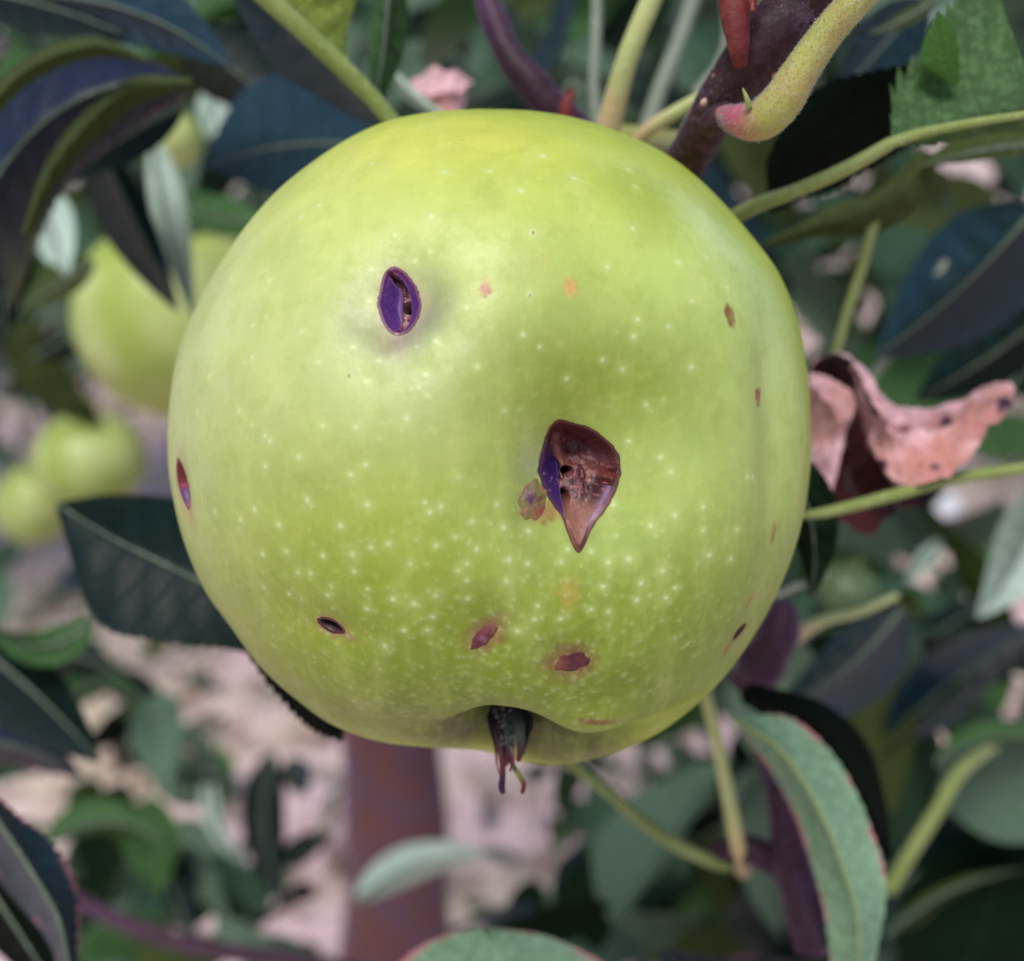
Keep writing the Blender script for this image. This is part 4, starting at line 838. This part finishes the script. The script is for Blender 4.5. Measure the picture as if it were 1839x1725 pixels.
leaf('pale blue-grey leaf behind the thick petiole at the top right', (1660,0), (1500,180), 60, 60, (.17,.18), (-.01,.0), 0, 'blue', 'top', 0.02)
leaf('mint-pale leaf underside at the right edge below the dead leaf', (1870,870), (1752,1110), 66, 56, (.24,.24), (.0,.02), 20, 'mint', 'under', 0.01)
leaf('small pale leaf left of the mint-pale one', (1690,970), (1625,1050), 18, 18, (.30,.30), (.0,.01), 0, 'mint', 'under', 0.01)
# lower right
leaf('bluish glossy leaf sweeping up at the right edge', (1600,1330), (1880,1120), 70, 60, (.30,.30), (-.01,.03), 20, 'blue', 'top', 0.01)
leaf('green leaf curving along the right edge above a pink gap', (1680,1370), (1900,1330), 34, 34, (.26,.26), (.0,.02), 26, 'mid', 'under', 0.01)
stalk('yellow-green petiole slanting down to the tip of the pale leaf', [(1790,1335,.268,9),(1725,1385,.245,12),(1680,1460,.24,12),(1630,1540,.24,12),(1595,1600,.24,12)], 'petiole')
leaf('dark leaf in the lower right, lying across other leaves', (1620,1590), (1900,1440), 60, 50, (.30,.31), (.0,.03), 20, 'dark', 'top', 0.01)
leaf('yellow-green leaf rim at the bottom right', (1590,1680), (1850,1560), 18, 30, (.28,.29), (.0,.02), 24, 'olive', 'under', 0.01)
leaf('deep green leaf at the right between bluish leaves', (1560,1230), (1830,1060), 40, 50, (.34,.34), (.0,.03), 14, 'dark', 'top', 0.01)
# left lower mid-distance
twig('purple out-of-focus twig running along the bottom left', [(110,1600,.33,13),(230,1660,.33,14),(360,1700,.33,15),(560,1730,.33,16),(700,1760,.33,17)], M['bark2'])
leaf('yellow-green leaf arching above the purple twig', (80,1520), (300,1520), 46, 20, (.42,.42), (.0,.03), 46, 'mid', 'under', 0.01)
leaf('curled green leaf in the left middle distance', (110,1290), (250,1260), 40, 26, (.42,.42), (.0,.03), 50, 'mid', 'under', 0.01)
leaf('dark leaf above the curled green leaf at the left', (20,1180), (220,1210), 44, 50, (.40,.40), (.0,.03), 20, 'dark', 'top', 0.01)
leaf('dark hanging leaf left of the tree trunk', (490,1350), (515,1630), 40, 46, (.55,.55), (.0,.03), -26, 'dark', 'top', 0.01)
leaf('dark leaf jutting right from the hanging one', (510,1560), (600,1500), 30, 24, (.56,.56), (.0,.03), 10, 'deep', 'top', 0.01)
leaf('dark blue leaf just below the lower left rim of the apple', (520,1360), (550,1430), 30, 30, (.55,.55), (.0,.02), 0, 'blue', 'top', 0.01)
leaf('dark oval leaf above the purple twig', (290,1500), (350,1690), 46, 36, (.45,.45), (.0,.03), -10, 'dark', 'top', 0.01)
leaf('mint-edged leaf on the pink ground left of the trunk', (380,1370), (450,1560), 16, 20, (.58,.58), (.0,.01), -30, 'mint', 'under', 0.01)
# ------------------------------------------------------------------ other apples
def fruit(label, x, y, rp, d, mat='apple_far', name='apple', tilt=(0.2, 0.1), cat='apple', stalkc='petiole', squash=0.9):
    o = P(x, y, d); r = rp * d / FPX; root = empty(name, o, label, cat)
    nr, ns = 60, 72; ph = np.linspace(0, math.pi, nr); th = np.linspace(0, 2 * math.pi, ns, endpoint=False); PH, TH = np.meshgrid(ph, th, indexing='ij')
    rr = r * (1 - 0.26 * np.exp(-(PH / 0.34) ** 2) - 0.20 * np.exp(-((math.pi - PH) / 0.30) ** 2) + 0.02 * np.cos(5 * TH) * np.sin(PH / 2) ** 8)
    Vv = np.stack([rr * np.sin(PH) * np.cos(TH), rr * np.sin(PH) * np.sin(TH), squash * rr * np.cos(PH)], -1).reshape(-1, 3)
    cx, sx = math.cos(tilt[0]), math.sin(tilt[0]); cy, sy = math.cos(tilt[1]), math.sin(tilt[1])
    Rm = np.array([[cy, 0, sy], [0, 1, 0], [-sy, 0, cy]]) @ np.array([[1, 0, 0], [0, cx, -sx], [0, sx, cx]]); Vv = Vv @ Rm.T
    mesh_np('skin', Vv + o, gridF(nr, ns, True), M[mat], root)
    t = np.linspace(0, 1, 12)[:, None]; st = Rm @ np.array([0, 0, 1.0])
    tube3('stalk', o + st * r * (0.45 + 0.9 * t) + np.array([0.15, 0.1, 0]) * r * t ** 2, np.full(12, r * 0.045), M[stalkc], root, 8)
    tube3('calyx', o - st * r * (0.6 + 0.3 * t), np.linspace(r * 0.10, r * 0.05, 12), M['bark2'], root, 8)
    return root
fruit('blurred yellow-green apple right behind the left rim of the large apple', 325, 570, 182, .37, tilt=(0.2, -0.1), squash=0.99)
fruit('small blurred bright green apple further back at the left', 162, 826, 96, .70)
fruit('blurred yellowish apple partly hidden, lowest of the left-hand ones', 62, 905, 66, .74, tilt=(0.1, 0.4), squash=1.15)
fruit('small pale fruit high among the leaves at the upper left', 312, 250, 50, .30, squash=1.0)
fruit('small blurred green fruitlet below the dead leaf', 1520, 1062, 54, .34, 'apple_dim', squash=1.0)
# ------------------------------------------------------------------ background: the trunk, scattered leaves, other trees
def tree(name, label, x0, y0, h, r0, crown_r, crown_z, nleaf, seed, mats, leafs=0.045, group=None, limbs=5):
    rg = np.random.default_rng(seed); root = empty(name, (x0, y0, 0), label, 'tree', group); o = np.array([x0, y0, 0.0])
    t = np.linspace(0, 1, 90)[:, None]; lean = rg.normal(0, 0.05, 2) * (0.0 if x0 > -0.5 and x0 < 0.05 and y0 < 1.5 else 1); C3 = o + np.hstack([lean[0] * t, lean[1] * t, t * h]) + np.hstack([0.010 * np.sin(t * 14 + seed), 0.006 * np.cos(t * 7), 0 * t])
    tube3('trunk', C3, r0 * (1.12 - 0.55 * t[:, 0]) * (1 + 0.07 * np.sin(t[:, 0] * 31) + 0.05 * np.sin(t[:, 0] * 57 + 1)), mats[0], root, 28)
    cen = []
    for k in range(limbs):
        a = 2 * math.pi * k / limbs + rg.uniform(-.4, .4); s = C3[int(36 + 51 * (k + 0.5) / limbs)]; ln = crown_r * rg.uniform(.7, 1.0)
        e = s + np.array([math.cos(a) * ln, math.sin(a) * ln, rg.uniform(0.0, 0.5) * ln]); m_ = (s + e) / 2 + [0, 0, -0.05]
        q = catmull([s, m_, e], 16); tube3('limb', q, np.linspace(r0 * .4, r0 * .12, 16), mats[0], root, 10); cen += [q[6], q[10], q[15]]
    cen += [C3[-1], C3[-1] + [0, 0, 0.2]]
    # crown: clumps of small bent leaves along the limbs
    cl = np.array(cen); idx = rg.integers(0, len(cl), nleaf); c = cl[idx] + rg.normal(0, 1, (nleaf, 3)) * crown_r * 0.30; c[:, 2] = np.maximum(c[:, 2], crown_z)
    d = rg.normal(0, 1, (nleaf, 3)); d[:, 2] -= 0.5; d /= np.linalg.norm(d, axis=1, keepdims=True); s = np.cross(d, rg.normal(0, 1, (nleaf, 3))); s /= np.linalg.norm(s, axis=1, keepdims=True); nn = np.cross(d, s)
    L = leafs * rg.uniform(0.7, 1.3, (nleaf, 1)); pts = []
    for (u, v, w) in ((0, 0, 0), (.5, -.28, .05), (.5, 0, -.04), (.5, .28, .05), (1.0, 0, .1), (.82, -.17, .08), (.82, .17, .08)):
        pts.append(c + d * L * u + s * L * v - nn * L * w)
    Vv = np.stack(pts, 1).reshape(-1, 3); b = np.arange(nleaf)[:, None] * 7
    F = np.vstack([b + [[0, 1, 2]], b + [[0, 2, 3]], b + [[2, 1, 5]], b + [[2, 5, 4]], b + [[2, 4, 6]], b + [[2, 6, 3]]])
    mesh_np('crown', Vv, F, mats[1], root, uv=np.tile([[0, .5], [.5, 0], [.5, .5], [.5, 1], [1, .5], [.8, .1], [.8, .9]], (nleaf, 1)))
    return root
M['crown'] = leaf_mat('crown_leaves', (34, 62, 44), (90, 112, 92), 0.4)
M['crown2'] = leaf_mat('crown_leaves_far', (40, 68, 50), (92, 114, 96), 0.5)
def ground_xy(x, y):  # where a photo pixel meets a given range on the ground plane
    d = P(x, y, 1.0) - CAMP; t = -CAMP[2] / d[2]; return CAMP + d * t
tx = P(712, 1500, 1.0)
tree('apple_tree', 'apple tree whose brown-purple trunk stands directly below the large apple, out of focus', tx[0] - 0.012, tx[1] + .02, 2.0, .058, 0.75, 1.40, 500, 3, (M['trunk'], M['crown']), 0.06)
spots = [(-1.9, 2.6, 'first orchard tree behind on the left'), (2.7, 2.7, 'orchard tree behind on the right, nearest of the far ones'), (0.1, 4.2, 'orchard tree in the middle distance behind the apple'), (-3.6, 5.0, 'orchard tree far off at the left'), (3.5, 4.6, 'orchard tree far off at the right'), (-1.2, 8.0, 'orchard tree in the farthest row, left'), (2.0, 8.4, 'orchard tree in the farthest row, right'), (5.5, 9.0, 'orchard tree at the far right end of the last row'), (-5.5, 9.0, 'orchard tree at the far left end of the last row')]
for i, (x, y, lb) in enumerate(spots):
    tree('apple_tree', lb, x, y, 2.6, .06, 1.15, 0.55, 5200, 20 + i, (M['trunk'], M['crown2']), 0.09, 'orchard trees in the background')
# scattered out of focus leaves, each an object of its own
def leaf_template(k):
    rg = np.random.default_rng(50 + k); n, m = 18, 7; t = np.linspace(0, 1, n); w = ovate(t) * 0.27; g = []
    for j in range(m):
        v = (j / (m - 1) - 0.5) * 2; g.append(np.stack([t, v * w, -0.10 * t ** 2 * (1 + 0.5 * k % 2) + np.abs(v) * w * (0.35 + 0.1 * k) + 0.01 * np.sin(t * 20 + v * 2)], -1))
    Vv = np.stack(g, 1).reshape(-1, 3); uv = np.stack(np.meshgrid(t, np.linspace(0, 1, m), indexing='ij'), -1).reshape(-1, 2); return Vv, gridF(n, m), uv
TM = []
for k, mt in enumerate(['dark', 'mid', 'blue', 'dark', 'blue', 'deep', 'blue', 'olive']):
    Vv, F, uv = leaf_template(k % 4); o = mesh_np('leaf', Vv, F, M[mt], uv=uv); TM.append(o.data); TUV = uv; bpy.data.objects.remove(o)
from mathutils import Matrix, Vector
CN = {'dark': 'dark green', 'mid': 'mid green', 'blue': 'bluish glossy', 'pale': 'pale grey-green', 'deep': 'almost black', 'olive': 'olive'}
TMN = ['dark', 'mid', 'blue', 'dark', 'blue', 'deep', 'blue', 'olive']
def where(x, y):
    if y < 300 and 500 < x < 1250: return 'in the foliage above the apple'
    if y < 330 and x <= 500: return 'in the top left foliage'
    if x < 700 and y < 700: return 'around the neighbouring apple at the left'
    if y < 400: return 'in the top right foliage by the twig'
    if x > 1200 and y < 900: return 'around the dead leaf at the right'
    if x > 1450 and y < 1300: return 'below the dead leaf'
    if x > 1450: return 'right of the long pale leaf'
    if x > 850: return 'below the apple, right of the trunk'
    return 'against the pink ground at the lower left'
def scatter(n, boxes, drange, size, seed, w=None):
    rg = random.Random(seed)
    for i in range(n):
        x0, y0, x1, y1 = rg.choices(boxes, weights=w)[0]; x, y, d = rg.uniform(x0, x1), rg.uniform(y0, y1), rg.uniform(*drange)
        p = P(x, y, d); k = rg.randrange(len(TM))
        dr = Vector((rg.gauss(0, 1), rg.gauss(0, .6), rg.gauss(-0.5, .8))).normalized(); nz_ = Vector((rg.gauss(0, .6), rg.gauss(-0.5, .6), rg.gauss(0.6, .5)))
        yv = nz_.cross(dr).normalized(); zv = dr.cross(yv); sz = size * rg.uniform(0.6, 1.25)
        if 740 < x < 990 and 1290 < y < 1560 or x < 330 and 700 < y < 1010 or 110 < x < 330 and 420 < y < 700 or 1610 < x < 1790 and 840 < y < 1010: continue
        if math.hypot(x - 880, y - 775) < 500 - 0.5 * sz / d * FPX: continue       # wholly behind the apple
        PL.append((sz / d, k, Matrix.Translation(Vector(p)) @ Matrix((dr, yv, zv)).transposed().to_4x4() @ Matrix.Scale(sz, 4), where(x, y)))
PL = []
scatter(150, [(0, 0, 700, 600), (600, 0, 1300, 300), (1200, 0, 1839, 700)], (.36, .9), .06, 1, [1, 1, 1.3])
scatter(150, [(1200, 1000, 1839, 1725), (900, 1380, 1400, 1725), (1450, 500, 1839, 1200)], (.36, 1.0), .06, 2, [1.3, .7, .8])
scatter(62, [(0, 1150, 330, 1725), (200, 1500, 560, 1725), (0, 560, 130, 760)], (.42, .95), .055, 21, [1.2, .6, .3])
scatter(420, [(0, 0, 1839, 620), (1150, 600, 1839, 1725), (980, 1350, 1839, 1725)], (.75, 1.7), .075, 22, [1, .9, .6])
scatter(90, [(1250, 1050, 1839, 1725), (980, 1560, 1839, 1725)], (.28, .6), .07, 12, [1, .6])
scatter(50, [(300, 0, 1300, 330), (1300, 200, 1839, 650)], (.28, .5), .06, 13, [1, .6])
scatter(36, [(0, 540, 320, 1100), (0, 1130, 300, 1725), (150, 1300, 600, 1725)], (.6, 1.1), .06, 3, [1, 1, .8])
PL.sort(key=lambda q: -q[0])
for (z_, k, mw, wh) in PL[:220]:
    o = bpy.data.objects.new('leaf', TM[k]); COL.objects.link(o); o.matrix_world = mw
    a_ = Vector(mw.col[0][:3]); dx, dz = a_.dot(Vector(RT)), a_.dot(Vector(UP)); h_ = '' if abs(dx) < 0.4 * abs(dz) else ('right' if dx > 0 else 'left'); v_ = '' if abs(dz) < 0.4 * abs(dx) else ('up' if dz > 0 else 'down')
    tag(o, ('large ' if z_ > .17 else 'small ' if z_ < .105 else '') + 'blurred ' + CN[TMN[k]] + ' leaf pointing ' + '-'.join([w_ for w_ in (v_, h_) if w_]) + ' ' + wh, 'leaf', 'blurred leaves ' + wh)
from collections import defaultdict
dup = defaultdict(list)
for o in COL.objects:
    if o.get('category') == 'leaf' and o.type == 'MESH': dup[o['label']].append(o)
for lb, os_ in dup.items():
    if 2 <= len(os_) <= 3:
        os_.sort(key=lambda o: -float((np.array(o.matrix_world.translation) - CAMP) @ UP / ((np.array(o.matrix_world.translation) - CAMP) @ FW)))
        for o, w_ in zip(os_, ['upper', 'lower'] if len(os_) == 2 else ['upper', 'middle', 'lower']): o['label'] = w_ + ' ' + lb
def merged(rest):
    V_, F_, U_, I_ = [], [], [], []; mats = []; nv = 0
    for (z_, k, mw, wh) in rest:
        me = TM[k]; v = np.empty(len(me.vertices) * 3, np.float32); me.vertices.foreach_get('co', v); v = v.reshape(-1, 3); m_ = np.array(mw)
        f = np.empty(len(me.polygons) * 4, np.int32); me.loops.foreach_get('vertex_index', f); V_.append(v @ m_[:3, :3].T + m_[:3, 3]); F_.append(f.reshape(-1, 4) + nv); nv += len(v); U_.append(TUV)
        mt = me.materials[0]; 
        if mt not in mats: mats.append(mt)
        I_.append(np.full(len(f) // 4, mats.index(mt), np.int32))
    o = mesh_np('far_foliage', np.vstack(V_), np.vstack(F_), mats[0], uv=np.vstack(U_))
    for mt in mats[1:]: o.data.materials.append(mt)
    o.data.polygons.foreach_set('material_index', np.concatenate(I_)); tag(o, 'mass of small far leaves blurred together behind the nearer ones', None, kind='stuff')
merged(PL[220:])
# leaf litter and weeds on the ground
def litter(name, label, n, seed, size, mat, up, region):
    rg = np.random.default_rng(seed); c = np.stack([rg.uniform(region[0], region[2], n), rg.uniform(region[1], region[3], n) ** 1.0, np.full(n, 0.03)], -1)
    k = fbm(c * 1.1 + 30, 2, seed); c = c[k > 0.44]; n = len(c)
    d = rg.normal(0, 1, (n, 3)); d[:, 2] = np.abs(d[:, 2]) * up; d /= np.linalg.norm(d, axis=1, keepdims=True); s = np.cross(d, rg.normal(0, 1, (n, 3)) * [1, 1, 1]); s /= np.linalg.norm(s, axis=1, keepdims=True)
    L = size * rg.uniform(.6, 1.4, (n, 1)); Vv = np.stack([c, c + d * L * .5 - s * L * .24, c + d * L, c + d * L * .5 + s * L * .24], 1).reshape(-1, 3)
    F = np.arange(n)[:, None] * 4 + [[0, 1, 2, 3]]; o = mesh_np(name, Vv, F, mat, uv=np.tile([[0, .5], [.5, 0], [1, .5], [.5, 1]], (n, 1))); tag(o, label, None, kind='stuff')
litter('fallen_leaves', 'fallen leaves scattered on the soil', 2600, 5, .06, stem_mat('litter', (150, 110, 90), (120, 96, 70), sheen=0), 0.15, (-4, 0.3, 4, 7))
litter('weeds', 'low green weeds growing on the soil', 6000, 6, .09, M['mid'], 1.2, (-6, 0.5, 6, 12))
# added white blob standing in for an unidentified bright spot on the right
def bright_blob(label, x, y, d, r, col):
    o = P(x, y, d); n = 24; ph, th = np.meshgrid(np.linspace(0, math.pi, n), np.linspace(0, 2 * math.pi, 30, endpoint=False), indexing='ij')
    dd = np.stack([np.sin(ph) * np.cos(th), np.sin(ph) * np.sin(th), 0.9 * np.cos(ph)], -1).reshape(-1, 3); dd = dd * (1 + 0.2 * (fbm(dd * 1.7 + 8, 2, 3)[:, None] - .5)) * [0.75, .7, 1.15]
    m = NT('white_blob'); m.P(base=L4(col), rough=0.6); ob = mesh_np('bright_blob', o + dd * r, gridF(n, 30, True), m.m, origin=o); tag(ob, label, 'bright_blob')
g_ = ground_xy(1700, 925); dg = float((g_ - CAMP) @ FW)
bright_blob('added white blob standing in for a bright spot right of the dead leaf', 1700, 922, dg, 38 * dg / FPX, (240, 240, 250))
for o in bpy.data.objects:
    if '_o' in o.keys(): del o['_o']
